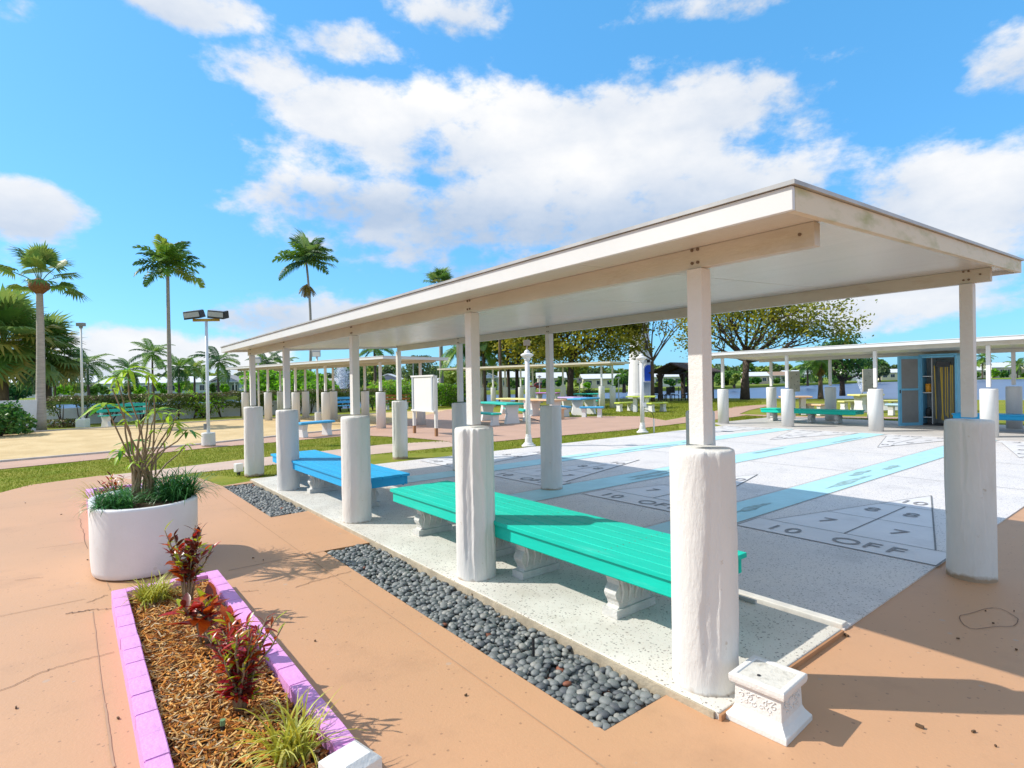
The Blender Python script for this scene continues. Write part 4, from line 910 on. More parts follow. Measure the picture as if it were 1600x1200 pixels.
# ------------------------------------------------------------------ lamps and light poles
def lightpole(label, P, h, basew, kind):
    t = thing('light_pole', label, 'light pole', P, FACE)
    if kind == 'twin':
        one('footing', plaster, t, lambda m: m.lathe((0, 0, -.02), [(.17, 0), (.165, .36), (.155, .38)], 24), smooth=False)
        one('pole', mat('pale_pole', (.70, .74, .80), .4), t, lambda m: m.tube([(0, 0, .36), (0, 0, 1.4), (0, 0, h-.2)], [.045, .040, .035], 14), smooth=True)
        one('junction_box', greyp, t, lambda m: m.box((-.075, -.02, .52), (.06, .05, .16)), bev=.004)
        one('crossarm', mat('arm', (.50, .33, .06), .5), t, lambda m: m.box((0, 0, h-.17), (.70, .06, .07)), bev=.004)
        for s_ in (-1, 1):
            f = thing_part('floodlight', t, (s_*.32, 0, h-.02), (math.radians(14), s_*math.radians(6), 0))
            f2 = MB(); f2.ext([(-.15, -.10), (.15, -.10), (.12, .10), (-.12, .10)], 'x', -.22, .22)
            o = f2.build('floodlight', darkmetal, t, bev=.01, fix=True); o.location = (s_*.32, 0, h-.02); o.rotation_euler = (math.radians(14), s_*math.radians(6), 0)
            g2 = MB(); g2.box((0, -.02, .105), (.42, .2, .012)); g2.box((0, -.137, .0), (.40, .012, .15)); o2 = g2.build('lens', mat('lens', (.45, .48, .52), .15), o)
    else:
        one('footing', wall_m, t, lambda m: m.prism([(-.2, -.15), (.2, -.15), (.2, .15), (-.2, .15)], -.02, .34), bev=.01)
        one('pole', farwhite, t, lambda m: m.tube([(0, 0, .34), (0, 0, h)], [.05, .035], 12), smooth=True)
        one('floodlight', greyp, t, lambda m: (m.box((0, 0, h+.13), (.30, .18, .14)), m.box((0, 0, h+.02), (.10, .10, .1))), bev=.01)
def thing_part(*a): return None
P = G(129.5, 667); lightpole('slim white light pole with small flood lamp beside the left palm', P, ZH(129, 512, P), .3, 'one')
P = G(326, 697); lightpole('white light pole with twin box floodlights standing on the lawn edge', P, ZH(318, 490, P), .3, 'twin')
def flood_pole(label, P, h):
    t = thing('light_pole', label, 'light pole', P, FACE)
    one('pole', farwhite, t, lambda m: m.tube([(0, 0, 0), (0, 0, h)], .045, 10), smooth=True); one('footing', plaster, t, lambda m: m.tube([(0, 0, -.02), (0, 0, .45)], .13, 16))
    o = one('floodlight', greyp, t, lambda m: m.box((0, 0, 0), (.34, .16, .26)), bev=.02); o.location = (0, -.08, h+.1); o.rotation_euler = (.5, 0, .3)
    one('lens', mat('lens2', (.6, .57, .5), .2), o, lambda m: m.box((0, -.085, 0), (.28, .01, .2)))
P = along_pt = None
for px, py, d, lab in ((404, 562, 27, 'flood lamp on a pole over the far end of the sand court shelter'), (496, 552, 23.2, 'flood lamp on a pole over the middle of the sand court shelter')):
    P = D(px, d); flood_pole(lab, P, ZH(px, py+4, P))
def lamppost(label, P, box=False, ctrl=False):
    t = thing('lamp_post', label, 'lamp post', P, FACE); h = 2.38
    one('base', farwhite, t, lambda m: m.lathe((0, 0, 0), [(.17, 0), (.17, .035), (.13, .05), (.12, .08), (.09, .10), (.082, .2), (.07, .24), (.066, .3)], 20))
    one('shaft', farwhite, t, lambda m: m.tube([(0, 0, .3), (0, 0, h-.28)], [.062, .055], 16), smooth=True)
    one('capital', farwhite, t, lambda m: m.lathe((0, 0, h-.3), [(.056, 0), (.072, .012), (.072, .05), (.09, .07), (.15, .115), (.155, .13), (.155, .15), (.11, .175), (.075, .185), (.07, .21), (.05, .245), (.02, .265), (.0, .27)], 20))
    if box: one('floodlight', mat('brown_box', (.33, .25, .18), .6), t, lambda m: (m.box((.0, 0, h+.13), (.16, .12, .13)), m.tube([(0, 0, h-.02), (0, 0, h+.07)], .02, 8)), bev=.006)
    one('switch_box', farwhite, t, lambda m: m.box((.06, -.05, .83), (.10, .06, .12)), bev=.004)
    one('cable', dark, t, lambda m: m.tube([(.05, 0, .68), (.15, 0, .66), (.28, 0, .60), (.33, 0, .5), (.34, 0, .3)], .009, 6), smooth=True)
    one('stake', farwhite, t, lambda m: m.tube([(.34, 0, -.02), (.34, 0, .40)], .022, 8))
P = G(826, 697.5); lamppost('white fluted lamp post with brown flood box on top, left one by the courts', P, True)
P = G(1004, 676); lamppost('white fluted lamp post with bare finial, right one in front of the lighthouse', P)
for lab, px, pb, pt in (('small path lamp on a thin post beside the canal', 843, 620, 590), ('thin white pole on the lawn behind the lime table', 966.5, 627, 592), ('distant thin light pole beyond the sand court', 646, 608, 566)):
    P = D(px, 42 if px != 646 else 90); t = thing('path_lamp', lab, 'lamp', P); h = ZH(px, pt, P)
    one('pole', farwhite, t, lambda m: m.tube([(0, 0, 0), (0, 0, h)], .04, 8)); one('head', farwhite, t, lambda m: m.lathe((0, 0, h), [(.05, 0), (.16, .05), (.14, .1), (.03, .16)], 12))
P = D(905.5, 44); h = ZH(905, 591, P); t = thing('sign', 'small white notice on a thin post beyond the blue picnic table', 'sign', P, FACE)
one('post', farwhite, t, lambda m: m.tube([(0, 0, 0), (0, 0, h)], .035, 8)); one('board', farwhite, t, lambda m: m.box((0, -.05, h-.15), (.42, .03, .40)), bev=.01); one('symbol', mat('sym', (.25, .15, .5), .5), t, lambda m: m.box((.02, -.068, h-.12), (.16, .004, .14)))
# utility box by the last column
P = G(373, 742); t = thing('utility_box', 'small white utility box low on the ground by the farthest near column', 'box', P, .3)
one('housing', farwhite, t, lambda m: m.box((0, 0, .13), (.13, .10, .15)), bev=.01); one('pipe', darkmetal, t, lambda m: m.tube([(0, 0, -.01), (0, 0, .06)], .03, 8))
# white board on posts
PL, PR = G(645.5, 677), G(679.5, 682); mid = (PL+PR)/2; ang = math.atan2((PR-PL).y, (PR-PL).x); hw = (PR-PL).length/2
t = thing('notice_board', 'blank white board on two posts at the edge of the paving', 'board', mid, ang)
for s_ in (-1, 1):
    one('post', white, t, lambda m: m.box((s_*hw, .05, 1.02), (.085, .085, 1.56)), bev=.006); one('post_boot', mat('rust', (.33, .17, .08), .9), t, lambda m: m.box((s_*hw, .05, .12), (.078, .078, .26)))
one('panel', farwhite, t, lambda m: m.box((0, -.0, 1.27), (2*hw+.02, .03, 1.04)), bev=.004)
for z in (.74, 1.80): one('frame', farwhite, t, lambda m: m.box((0, -.02, z), (2*hw+.06, .05, .05)))
for s_ in (-1, 1): one('frame', mat('alu', (.5, .53, .58), .4), t, lambda m: m.box((s_*(hw-.08), -.025, 1.27), (.09, .03, 1.0)))
# tan score boards behind the far shelter
for i, (x0, x1, y0, y1, lab) in enumerate(((1236, 1246.5, 580, 612, 'tan metal scoreboard on a post behind the middle column of the far shelter'), (1351, 1366, 577, 612, 'tan metal scoreboard on a post left of the blue locker'), (1494, 1501, 571, 613, 'tan metal scoreboard half hidden behind the nearest right-hand post'))):
    P = D((x0+x1)/2, 20.6); t = thing('scoreboard', lab, 'scoreboard', P, FACE); wdt = (x1-x0+6)/F*20.6; z1, z0 = ZH(x0, y0, P), ZH(x0, y1, P)
    one('board', tan, t, lambda m: m.box((0, 0, (z0+z1)/2), (wdt, .05, z1-z0)), bev=.006); one('post', farwhite, t, lambda m: m.box((0, .06, z0/2+.3), (.08, .06, z0+.6)))
    one('marking', dark, t, lambda m: [m.box((R(-.3, .3)*wdt, -.028, z0+(z1-z0)*q/6), (.02, .006, .03)) for q in range(1, 6)])
# ------------------------------------------------------------------ locker
t = thing('equipment_locker', 'blue framed equipment locker with its grey panelled door open, cues inside', 'locker', (20.55, 5.27, .022), 0)
HT = 2.13; Wk = .86; dp = .45      # opening faces -x
one('side', lockblue, t, lambda m: m.box((dp/2, -Wk/2, HT/2), (dp, .05, HT)), bev=.004); one('side', lockblue, t, lambda m: m.box((dp/2, Wk/2, HT/2), (dp, .05, HT)), bev=.004)
one('back', greyp, t, lambda m: m.box((dp+.012, 0, HT/2), (.02, Wk+.04, HT))); one('top', lockblue, t, lambda m: m.box((dp/2, 0, HT+.022), (dp+.06, Wk+.1, .04))); one('floor', dark, t, lambda m: m.box((dp/2, 0, .03), (dp-.01, Wk-.06, .04)))
one('header', lockblue, t, lambda m: m.box((-.012, 0, HT-.04), (.022, Wk-.06, .06)))
one('divider', mat('divider', (.48, .50, .50), .6), t, lambda m: m.box((dp/2, .16, HT/2), (dp-.02, .02, HT-.1)))
for z in (.25, 1.0, 1.5): one('shelf', farwhite, t, lambda m: m.box((dp/2, .285, z), (dp-.02, .22, .02)))
one('bucket', orangeb, t, lambda m: m.lathe((.14, .28, 1.011), [(.075, 0), (.085, .26), (.078, .262)], 16), smooth=True)
one('jug', dark, t, lambda m: m.lathe((.14, .28, .261), [(.07, 0), (.07, .22), (.03, .28)], 14), smooth=True)
one('cue_rack', darkmetal, t, lambda m: m.box((.06, -.12, 1.85), (.1, .34, .16)))
for i, y in enumerate((.10, -.05, -.09, -.17, -.22, -.30, -.34)):
    y = y; one('cue', cue, t, lambda m: (m.tube([(.04, y, 1.84-R(0, .02)), (.05, y*.9-.02+R(-.02, .02), .45), (.05, y*.9-.02, .28+R(-.12, .04))], [.014, .012, .014], 6)))
tr = thing_part
d_ = MB(); DWd = .78
door = MB(); door.box((0, DWd/2, HT/2), (.02, DWd-.1, HT-.1)); dm = door.build('door', greyp, t); dm.location = (-.02, Wk/2+.02, 0); dm.rotation_euler = (0, 0, math.radians(62))
def df(m):
    for y in (.04, DWd-.04): m.box((-.002, y, HT/2), (.05, .09, HT))
    for z in (.045, HT*.52, HT-.045): m.box((-.0005, DWd/2, z), (.046, DWd-.17, .09 if z != HT*.52 else .06))
one('door_frame', lockblue, dm, df); one('handle', darkmetal, dm, lambda m: m.box((-.04, DWd-.02, 1.05), (.03, .02, .1)))
# ------------------------------------------------------------------ picnic tables and benches
def concrete_seat(name, label, a, b, top_m, leg_m=farwhite, wd=.75, ht=.78, th=.07, over=.32, cat='table', group=None, style=0):
    A, B = G(*a), G(*b); mid = (A+B)/2; L = (B-A).length; ang = math.atan2((B-A).y, (B-A).x)
    t = thing(name, label, cat, mid, ang, group)
    one('top', top_m, t, lambda m: m.box((0, 0, ht-th/2), (L+2*over, wd, th)), bev=.02)
    for s_ in (-1, 1):
        k = wd*.36
        pr = [(-k*1.1, 0), (k*1.1, 0), (k*.8, ht*.45), (k*1.05, ht-th-.001), (-k*1.05, ht-th-.001), (-k*.8, ht*.45)]
        one('leg', leg_m, t, lambda m: m.ext(pr, 'x', s_*L/2-.09, s_*L/2+.09), bev=.012, fix=True)
    return t
tb = lambda lab, a, b, m_, **k: concrete_seat('picnic_table', lab, a, b, m_, **k)
bn = lambda lab, a, b, m_, **k: concrete_seat('picnic_bench', lab, a, b, m_, wd=.40, ht=.46, th=.07, over=.18, cat='bench', **k)
tb('teal-topped concrete table nearest the courts', (762, 657), (800, 662), teal2); bn('teal bench in front of the teal table', (740, 661.5), (773, 665), teal2); bn('teal bench to the right of the teal table', (795, 653), (823, 658), teal2)
tb('peach-topped table behind the left lamp post', (836, 650), (868, 652), peach2); bn('peach bench whose leg shows right of the grey column', (852, 656), (876, 654.5), peach2, leg_m=peach2)
tb('lavender-topped table between the peach and blue ones', (886, 644), (902, 645.5), lav2); tb('light blue table with white flared legs', (903, 649), (922, 647), blue2)
bn('blue bench in front of the light blue table', (913, 652), (937, 652), blue2); bn('blue bench at the left end of the light blue table', (870, 649), (884, 651), blue2)
tb('teal table farthest right under the cream shelter', (906, 634), (930, 634), teal2); bn('teal bench before the farthest teal table', (908, 638), (930, 638), teal2)
tb('purple table at the canal edge', (843, 629.5), (870, 630), purp2); tb('yellow table behind the teal one', (790, 646), (826, 648), yel2)
tb('lime green table on the lawn by the lighthouse', (993, 643.5), (1011, 643.5), lime2, over=.42); bn('lime bench left of the lime table', (968, 643), (985, 642), lime2); bn('lime bench right of the lime table', (1018, 644), (1036, 643), lime2)
tb('peach table on the lakeside lawn behind the teal bench', (1232, 648), (1254, 648), peach2); bn('peach bench beside the lakeside peach table', (1266, 648), (1283, 649), peach2)
tb('lime table on the lakeside lawn in front of the small fountain', (1344, 644), (1362, 643.5), yel2); bn('yellow bench left of the lakeside lime table', (1319, 642), (1335, 641.5), yel2); bn('yellow bench right of the lakeside lime table', (1383, 641), (1398, 641), yel2)
bn('pale blue bench beside the open locker door', (1393, 649), (1411, 649.5), lb2); tb('blue table seen right of the open locker', (1484, 643), (1503, 642), lb2); bn('blue bench seen right of the open locker', (1478, 649), (1496, 650), blue2)
bn('small blue-topped bench on white flared legs by the sand court', (473, 683.5), (511, 679.5), blue2)
# slatted benches
def slat_bench(label, a, b, m_, leg):
    A, B = G(*a), G(*b); mid = (A+B)/2; L = (B-A).length+.35; ang = math.atan2((B-A).y, (B-A).x); t = thing('slatted_bench', label, 'bench', mid, ang)
    for z, y, w in ((.46, -.02, .12), (.46, .13, .12), (.46, .28, .12)): one('seat_slat', m_, t, lambda m: m.box((0, y-.1, z), (L, w, .035)), bev=.004)
    for z in (.66, .86): one('back_slat', m_, t, lambda m: m.box((0, .27+(z-.66)*.15, z), (L, .035, .13)), bev=.004)
    for s_ in (-1, 1):
        one('leg', leg, t, lambda m: m.ext([(-.16, 0), (.26, 0), (.20, .25), (.24, .44), (-.16, .44), (-.10, .25)], 'x', s_*(L/2-.22)-.07, s_*(L/2-.22)+.07), bev=.01, fix=True)
        one('back_post', leg, t, lambda m: m.box((s_*(L/2-.22), .315, .68), (.10, .045, .5)))
slat_bench('teal slatted bench on white supports before the hedge at left', (166, 667), (236, 661), teal2, farwhite)
slat_bench('sky blue slatted bench seen through the sand court shelter', (522, 648), (560, 646), blue2, farwhite)
slat_bench('orange wooden slatted bench left of the white board', (605, 640), (637, 639), orange2, farwhite)
# ------------------------------------------------------------------ lighthouse (built at 50 m scale, set 12 % larger), gazebo, chairs
P = D(1001, 56); k = 50/F
t = thing('lighthouse', 'white tapering ornamental lighthouse with bright blue arched door', 'lighthouse', P, FACE); t.scale = (1.12,)*3
one('tower', mat('lh_white', (.80, .78, .72), .7, .08, 2, .3, 8), t, lambda m: m.lathe((0, 0, -.2), [(1.16, 0), (1.16, .35), (1.12, .4), (.98, 3.2), (.80, 6.2), (.72, 7.6), (.80, 7.75), (.80, 7.9)], 28), smooth=False)
one('gallery', farwhite, t, lambda m: m.lathe((0, 0, 7.7), [(.95, 0), (.95, .12)], 20)); one('lantern', darkmetal, t, lambda m: m.lathe((0, 0, 7.82), [(.45, 0), (.45, .8), (.55, .82), (.0, 1.3)], 12))
da = math.radians(-62); 
arch = [(-.36, 1.3), (.36, 1.3)]+[(.36*math.cos(a), 2.35+.36*math.sin(a)) for a in [math.pi*i/10 for i in range(11)]]
def archm(s_): return [(x*s_, 1.3-(s_-1)*.3+(z-1.3)*(1+(s_-1)*.6)) for x, z in arch]
dx = (1009-1001)*k
o = one('door', mat('door_blue', (.01, .09, .62), .4), t, lambda m: m.ext([(x+dx, z) for x, z in arch], 'y', -1.17, -1.0), fix=True)
o = one('door_surround', farwhite, t, lambda m: m.ext([(x+dx, z) for x, z in archm(1.22)], 'y', -1.14, -.9), fix=True)
one('step', farwhite, t, lambda m: m.box((dx, -1.25, 1.2), (1.1, .5, .1))); one('emblem', darkmetal, t, lambda m: m.box((dx, -1.13, 3.05), (.28, .05, .28)))
zz = ZH(1007, 540, P)/1.12; one('window', darkmetal, t, lambda m: m.tube([(.35, -.78, zz-.4), (.35, -.72, zz+.4)], .2, 10))
P = D(1072, 44)
t = thing('gazebo', 'dark timber gazebo with shingled gable roof by the canal', 'gazebo', P, FACE+.75)
wood = mat('dark_wood', (.09, .06, .045), .85, .3, 6); shg = mat('shingle', (.12, .085, .09), .9, .3, 10)
for x, y in ((-1.7, -1.25), (1.7, -1.25), (-1.7, 1.25), (1.7, 1.25)):
    one('post', wood, t, lambda m: m.box((x, y, 1.0), (.26, .26, 2.0)))
    for s_ in (-1, 1): one('brace', wood, t, lambda m: m.bar((x, y, 1.4), (x+s_*.5, y, 1.95), .1, .1))
for y in (-1.25, 1.25): one('beam', wood, t, lambda m: m.box((0, y, 2.05), (3.9, .2, .16)))
for s_ in (-1, 1):
    one('roof', shg, t, lambda m: m.ext([(s_*1.85, 2.05), (0, 2.78), (0, 2.88), (s_*1.95, 2.12)], 'x', -2.3, 2.3), fix=True)
for x in (-1.9, 0, 1.9):
    for s_ in (-1, 1): one('truss', wood, t, lambda m: m.bar((x, s_*1.6, 2.12), (x, 0, 2.7), .1, .12))
ch0 = None
for i, (px, py) in enumerate(((1029, 626), (1040, 627), (1047, 625), (1055, 627), (1070, 626), (1076, 625))):
    if ch0 is None:
        t = thing('patio_chair', '', 'chair', G(px, py), R(0, 6), 'black metal patio chairs around the gazebo')
        one('seat', dark, t, lambda m: m.box((0, 0, .45), (.5, .5, .05))); one('backrest', dark, t, lambda m: m.box((0, .25, .78), (.5, .04, .5)))
        for x in (-.23, .23):
            for y in (-.23, .25): one('leg', dark, t, lambda m: m.bar((x, y, 0), (x, y, .45), .04, .04))
        ch0 = t; c = t
    else: c = dup(ch0, G(px, py), R(0, 6))
    c['label'] = ('leftmost black patio chair beside the gazebo', 'second black patio chair from the left by the gazebo', 'black patio chair set farther back left of the gazebo post', 'black patio chair just left of the gazebo post', 'black patio chair just right of the gazebo post', 'rightmost black patio chair by the gazebo')[i]
for i, (px, lab, c_) in enumerate(((898, 'rusty orange shrub bed at the canal edge', L_old), (920, 'dark low shrub at the canal edge', L_dk))):
    bush(lab, D(px, 47), 1.0, .9, [c_, L_hb], 900, .16, 30+i)
# ------------------------------------------------------------------ fountains
spray_m = bpy.data.materials.new('spray'); spray_m.use_nodes = True; N, L = spray_m.node_tree.nodes, spray_m.node_tree.links
b = N['Principled BSDF']; b.inputs['Base Color'].default_value = (.85, .88, .92, 1); b.inputs['Roughness'].default_value = .6; tr_ = N.new('ShaderNodeBsdfTransparent'); ms = N.new('ShaderNodeMixShader'); ms.inputs[0].default_value = .42
L.new(tr_.outputs[0], ms.inputs[1]); L.new(b.outputs[0], ms.inputs[2]); L.new(ms.outputs[0], N['Material Output'].inputs[0])
def fountain(label, P, h, w, n, sz, inv=False):
    t = thing('fountain', label, 'fountain', P); m = MB(); rnd = random.Random(4)
    for k in range(n):
        u = rnd.random(); a = rnd.uniform(0, 6.28); v = rnd.random()
        rr = w*(.12+.88*(u if not inv else u))*rnd.random()**.5; z = h*u if inv else h*rnd.random()**.8*(1-.25*(rr/w)**2)
        if inv: rr = w*u*rnd.random()**.4
        m.leafq((math.cos(a)*rr, math.sin(a)*rr, z), sz*rnd.uniform(.4, 1.3), 0, .7)
    m.build('spray', spray_m, t); one('nozzle', dark, t, lambda m: m.tube([(0, 0, -.3), (0, 0, .12)], .06, 8))
P = D(534, 52); P.z = -.4; fountain('tall misty water fountain in the canal behind the sand court shelter', P, ZH(534, 571, P)+.4, .95, 5200, .16)
P = D(1347, 62); P.z = -.4; fountain('small fan-shaped fountain jet on the lake', P, ZH(1347, 582, P)+.4, .9, 1500, .13, True)
# ------------------------------------------------------------------ far houses
wcol = {'w': farwhite, 'c': mat('cream_wall', (.70, .64, .50), .7), 'g': mat('grey_wall', (.30, .31, .38), .7), 'b': mat('bluegrey_wall', (.45, .55, .62), .7), 'p': mat('pink_wall', (.66, .50, .42), .7)}
glass = mat('window_glass', (.04, .06, .09), .08); rfm = {'w': mat('metal_roof', (.70, .71, .72), .4), 'g': mat('grey_roof', (.38, .36, .35), .7), 'b': mat('brown_roof', (.36, .25, .18), .8)}
def house(label, px, dist, wpx, ytop, wc='w', rc='w', gable='x', nwin=4, porch=False, carport=False, rz=0.0, ybase=None):
    P = D(px, dist); P.z = .05; w = wpx/F*dist; h = ZH(px, ytop, P)-.05; wallh = h*.68; dpt = min(8, w*.6)
    t = thing('bungalow', label, 'house', P, FACE+rz+math.radians(0))
    one('wall', wcol[wc], t, lambda m: m.box((0, dpt/2, wallh/2), (w, dpt, wallh)))
    if gable == 'x':    # ridge along the width
        prof = [(-.45, wallh-.05), (dpt/2, h), (dpt+.45, wallh-.05), (dpt+.45, wallh+.08), (dpt/2, h+.15), (-.45, wallh+.08)]
        one('roof', rfm[rc], t, lambda m: m.ext(prof, 'x', -w/2-.4, w/2+.4), fix=True)
        for s_ in (-1, 1): one('gable', wcol[wc], t, lambda m: m.ext([(0, wallh), (dpt/2, h-.08), (dpt, wallh)], 'x', s_*(w/2-.06)-.05, s_*(w/2-.06)+.05), fix=True)
    else:
        prof = [(-w/2-.4, wallh-.05), (0, h), (w/2+.4, wallh-.05), (w/2+.4, wallh+.08), (0, h+.15), (-w/2-.4, wallh+.08)]
        one('roof', rfm[rc], t, lambda m: m.ext(prof, 'y', -.5, dpt+.4), fix=True)
        one('gable', wcol[wc], t, lambda m: m.ext([(-w/2, wallh), (w/2, wallh), (0, h-.08)], 'y', .01, .1), fix=True)
    for i in range(nwin):
        x = -w/2+w*(i+.5)/nwin; ww = min(1.5, w/nwin*.55); wh = wallh*.42; f = MB(); f.box((x, -.03, wallh*.58), (ww+.2, .05, wh+.2)); fo = f.build('window', farwhite if wc != 'w' else rfm['g'], t)
        one('pane', glass, fo, lambda m: [m.box((x+s_*ww/4, -.07, wallh*.58), (ww/2-.06, .03, wh)) for s_ in (-1, 1)])
    if porch:
        for i in range(5): one('porch_post', farwhite, t, lambda m: m.box((-w/2+w*i/4, -1.6, wallh/2), (.14, .14, wallh)))
        one('porch_roof', rfm['w'], t, lambda m: m.box((0, -.85, wallh+.03), (w+.5, 1.9, .12))); one('railing', farwhite, t, lambda m: [m.box((0, -1.6, z), (w, .06, .07)) for z in (.35, .95)])
    if carport:
        one('carport_roof', rfm['w'], t, lambda m: m.box((w/2+1.9, 2, wallh*.9), (3.6, 4.5, .12)))
        for y in (.1, 4): one('carport_post', farwhite, t, lambda m: m.box((w/2+3.5, y, wallh*.45), (.12, .12, wallh*.88)))
    return t
house('white mobile home partly hidden by the stout left palm', 38, 120, 60, 588, 'w', 'w', 'x', 4)
house('low white house behind the slim light pole', 115, 125, 66, 588, 'w', 'w', 'x', 5, porch=True)
house('pale blue-grey mobile home behind the leggy shrub', 195, 120, 80, 590, 'b', 'w', 'x', 5, carport=True)
house('long white mobile home behind the slender palm', 280, 118, 86, 589, 'b', 'w', 'x', 6)
house('gabled house with white framed porch windows, right of the twin floodlights', 352, 95, 44, 587, 'b', 'g', 'y', 3, porch=True)
house('tan-roofed house behind the shelter posts', 392, 110, 44, 588, 'p', 'b', 'x', 2)
house('violet-grey gabled house seen under the sand court shelter', 606, 105, 44, 585, 'g', 'w', 'y', 3, porch=True)
house('grey house behind the tall fountain', 522, 110, 40, 592, 'b', 'g', 'x', 3)
house('small white house right of the white board', 690, 105, 36, 592, 'w', 'w', 'x', 2)
house('grey gabled house behind the cream shelter columns', 759, 112, 40, 582, 'b', 'w', 'y', 3, porch=True)
house('cream house with white roof behind the left lamp post', 803, 112, 44, 581, 'c', 'w', 'x', 2)
house('cream house with carport behind the gold tree', 862, 115, 42, 583, 'c', 'w', 'x', 2, carport=True)
house('long cream house right of the dark forked trunk', 945, 118, 66, 585, 'c', 'w', 'x', 4)
house('white house seen through the gazebo', 1045, 120, 46, 582, 'w', 'w', 'x', 3)
house('white house left of the thick dark trunk across the lake', 1183, 140, 34, 582, 'p', 'w', 'x', 3)
house('low brown-shaded house across the lake between two columns', 1215, 145, 34, 581.5, 'w', 'b', 'x', 3, porch=True)
house('white house with a square bay across the lake', 1252, 150, 44, 579, 'w', 'w', 'x', 3, porch=True)
house('house behind the moored boats across the lake', 1345, 190, 44, 577, 'w', 'w', 'x', 4)
house('white house just left of the locker door across the lake', 1395, 200, 36, 577, 'c', 'w', 'x', 3)
house('long white house right of the open locker across the lake', 1487, 214, 44, 569.5, 'w', 'w', 'x', 5)
house('white house with boathouse beyond the bright white column', 1528, 214, 36, 573, 'w', 'w', 'x', 3)
house('cream waterside house at the far right', 1572, 212, 44, 566.5, 'c', 'w', 'x', 4)
house('last cream house at the right edge of the view', 1622, 212, 40, 568, 'c', 'w', 'x', 4)
# parked red car by the cream house
t = thing('parked_car', 'dark red car parked by the cream house across the canal', 'car', D(846, 102)+Vector((0, 0, .05)), FACE)
one('body', mat('car_red', (.25, .02, .02), .25, coat=.5), t, lambda m: m.ext([(-2.1, .35), (2.1, .35), (2.15, .75), (1.3, .9), (.8, 1.4), (-.9, 1.42), (-1.6, .95), (-2.15, .85)], 'y', -.85, .85), bev=.08, fix=True)
one('window', glass, t, lambda m: m.ext([(-1.2, .95), (1.05, .93), (.72, 1.33), (-.85, 1.34)], 'y', -.87, .87), fix=True)
for x in (-1.3, 1.3):
    for y in (-.8, .8): one('wheel', dark, t, lambda m: m.tube([(x, y-.1, .33), (x, y+.1, .33)], .33, 16))
# ------------------------------------------------------------------ distant trees
def mass(specs, mats, n, lsz, seed):
    rnd = random.Random(seed); c = MB()
    for (px, ytop, d, wpx) in specs:
        P = D(px, d); z = ZH(px, ytop, P); r = wpx/F*d/2
        lobes = [(Vector((P.x+rnd.uniform(-.7, .7)*r, P.y+rnd.uniform(-.5, .5)*r, z*rnd.uniform(.35, .82))), rnd.uniform(.28, .45)*min(r, z)) for _ in range(9)]; mi = rnd.randrange(len(mats))
        for q, rr in lobes:
            for j in range(n):
                v = Vector((rnd.gauss(0, 1), rnd.gauss(0, 1), rnd.gauss(0, 1))).normalized()*rr*rnd.uniform(.55, 1.05); p = q+v; p.z = max(.1, min(p.z, z)); c.leafq(p, lsz*d/110*rnd.uniform(.6, 1.4), mi if rnd.random() < .75 else rnd.randrange(len(mats)), .7)
    return c
rnd = random.Random(77); specs = []
for px in range(-60, 1680, 15):
    if px < 560: d, yt, w = rnd.uniform(150, 175), 584+rnd.uniform(-6, 5), 34
    elif px < 760: d, yt, w = rnd.uniform(135, 150), 573+rnd.uniform(-14, 5), 36
    elif px < 1080: d, yt, w = rnd.uniform(145, 165), 572+rnd.uniform(-12, 6), 34
    elif px < 1290: d, yt, w = rnd.uniform(175, 205), 571+rnd.uniform(-5, 4), 32
    else: d, yt, w = rnd.uniform(250, 275), 566+rnd.uniform(-5, 3), 28
    specs.append((px, yt, d, w))
tag(mass(specs, [L_far, L_md, L_lt, L_far], 60, .75, 5).build('far_woods', [L_far, L_md, L_lt, L_far]), 'mixed green treeline beyond the houses across the water', 'treeline', kind='stuff')
for i, (px, yt, d, w, mt, lab) in enumerate(((545, 560, 80, 60, [L_dk, L_md], 'dark trees behind the tall fountain'), (660, 556, 110, 70, [L_far, L_far], 'grey-green casuarina clump behind the white board'), (735, 562, 60, 46, [L_md, L_lt], 'green tree left of the bare palm trunk'), (700, 573, 100, 60, [L_lt, L_md], 'yellow-green shrubs behind the white board'), (580, 580, 98, 40, [L_lt, L_md], 'yellow-green shrubs left of the violet-grey house'),
        (975, 578, 70, 34, [L_br, L_md], 'bright green tree left of the lighthouse'), (1135, 580, 120, 50, [L_md, L_dk], 'green shrub mass left of the thick dark trunk'), (1147, 583, 90, 16, [L_far, L_lt], 'silvery round bush by the dark trunk'), (1375, 570, 150, 30, [L_dk, L_far], 'dark pine left of the locker'), (1320, 588, 150, 40, [L_md, L_far], 'waterside shrubs below the house row'), (1512, 577, 200, 26, [L_md, L_dk], 'bush between the lakeside houses'), (25, 596, 60, 60, [L_md, L_dk], 'dark shrubs behind the wall at the left edge'))):
    t = thing('far_tree', lab, 'tree', D(px, d)); c = mass([(px, yt, d, w)], mt, 170, .55, 50+i); c.v = [(x-t.location.x, y-t.location.y, z) for x, y, z in c.v]; c.build('crown', mt, t)
    one('trunk', bark_d, t, lambda m: m.tube([(0, 0, 0), (0, 0, ZH(px, yt, D(px, d))*.6)], [.25, .15], 8))
fr_ = []
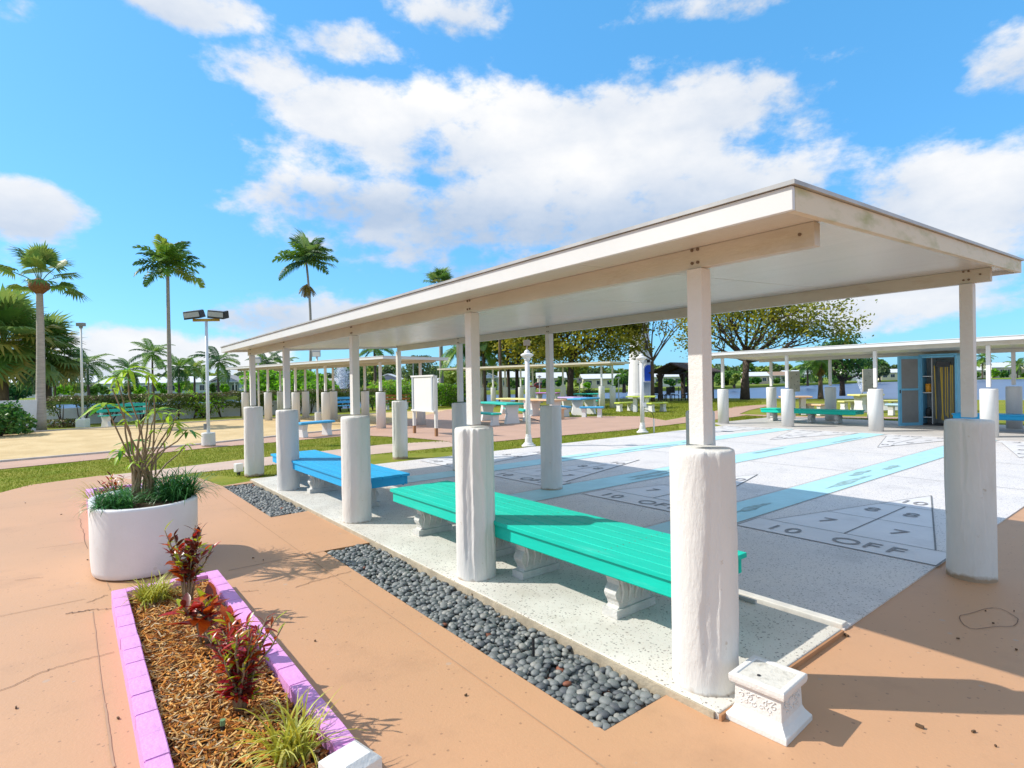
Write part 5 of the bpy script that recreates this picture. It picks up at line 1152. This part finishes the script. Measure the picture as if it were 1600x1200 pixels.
for px in range(-40, 1660, 26):
    if 1090 < px < 1130: continue
    x = px+rnd.uniform(-9, 9)
    if px < 560: fr_.append((x, rnd.uniform(592, 603), rnd.uniform(80, 108), rnd.uniform(12, 30)))
    elif px < 1090: fr_.append((x, rnd.uniform(586, 598), rnd.uniform(95, 108), rnd.uniform(10, 24)))
    elif px < 1330: fr_.append((x, rnd.uniform(584, 592), rnd.uniform(128, 142), rnd.uniform(10, 22)))
    else: fr_.append((x, rnd.uniform(575, 583), rnd.uniform(205, 212), rnd.uniform(9, 20)))
tag(mass(fr_, [L_md, L_lt, L_dk, L_br], 42, .55, 9).build('garden_shrubs', [L_md, L_lt, L_dk, L_br]), 'garden shrubs and small trees in front of the far houses', 'shrubbery', kind='stuff')
# distant palms
proto = None
fpal = [('coconut palm left of the slim light pole', 139, 570, 75, 3.6), ('tall coconut palm standing above the house row', 240, 554, 88, 3.9), ('coconut palm right of the slender trunk', 280, 577, 80, 3.6), ('yellowish palm left of the twin floodlights', 303, 576, 85, 2.6), ('big round-headed palm behind the gabled house', 342, 566, 78, 3.9), ('dark palm behind the leggy shrub', 203, 580, 80, 3.2), ('palm seen above the sand court shelter roof', 586, 545, 60, 2.6), ('small palm above the far end of the sand court shelter', 418, 566, 70, 2.6),
        ('shaggy palm right of the second column post', 722, 545, 48, 3.2), ('drooping palm left of the bare trunk', 756, 540, 46, 2.6), ('narrow palm between bare trunk and gold tree', 794, 535, 50, 2.6), ('palm right of the locker across the lake', 1485, 568, 170, 5), ('thin palm beside the bright white column', 1535, 560, 180, 4.2), ('palm at the right edge across the lake', 1590, 570, 190, 4.5), ('palm above the lakeside house left of the locker', 1355, 572, 170, 4), ('bushy palm left of the old boot-trunked palm', 1262, 573, 100, 3.5), ('small palm left among the house roofs', 85, 590, 90, 3), ('palm behind the tan-roofed house', 440, 572, 80, 3)]
for lab, px, yc, d, s in fpal:
    P = D(px, d); P.z = 0; z = ZH(px, yc, P)
    palm(lab, P, z, .18, [FR[0], FR[1], FR[3]] if 'yellow' not in lab else [FR[0], FRbush[2]], 15, -.75, 1.15, s, rnd=rn, bend=R(-.3, .3), tm=bark)
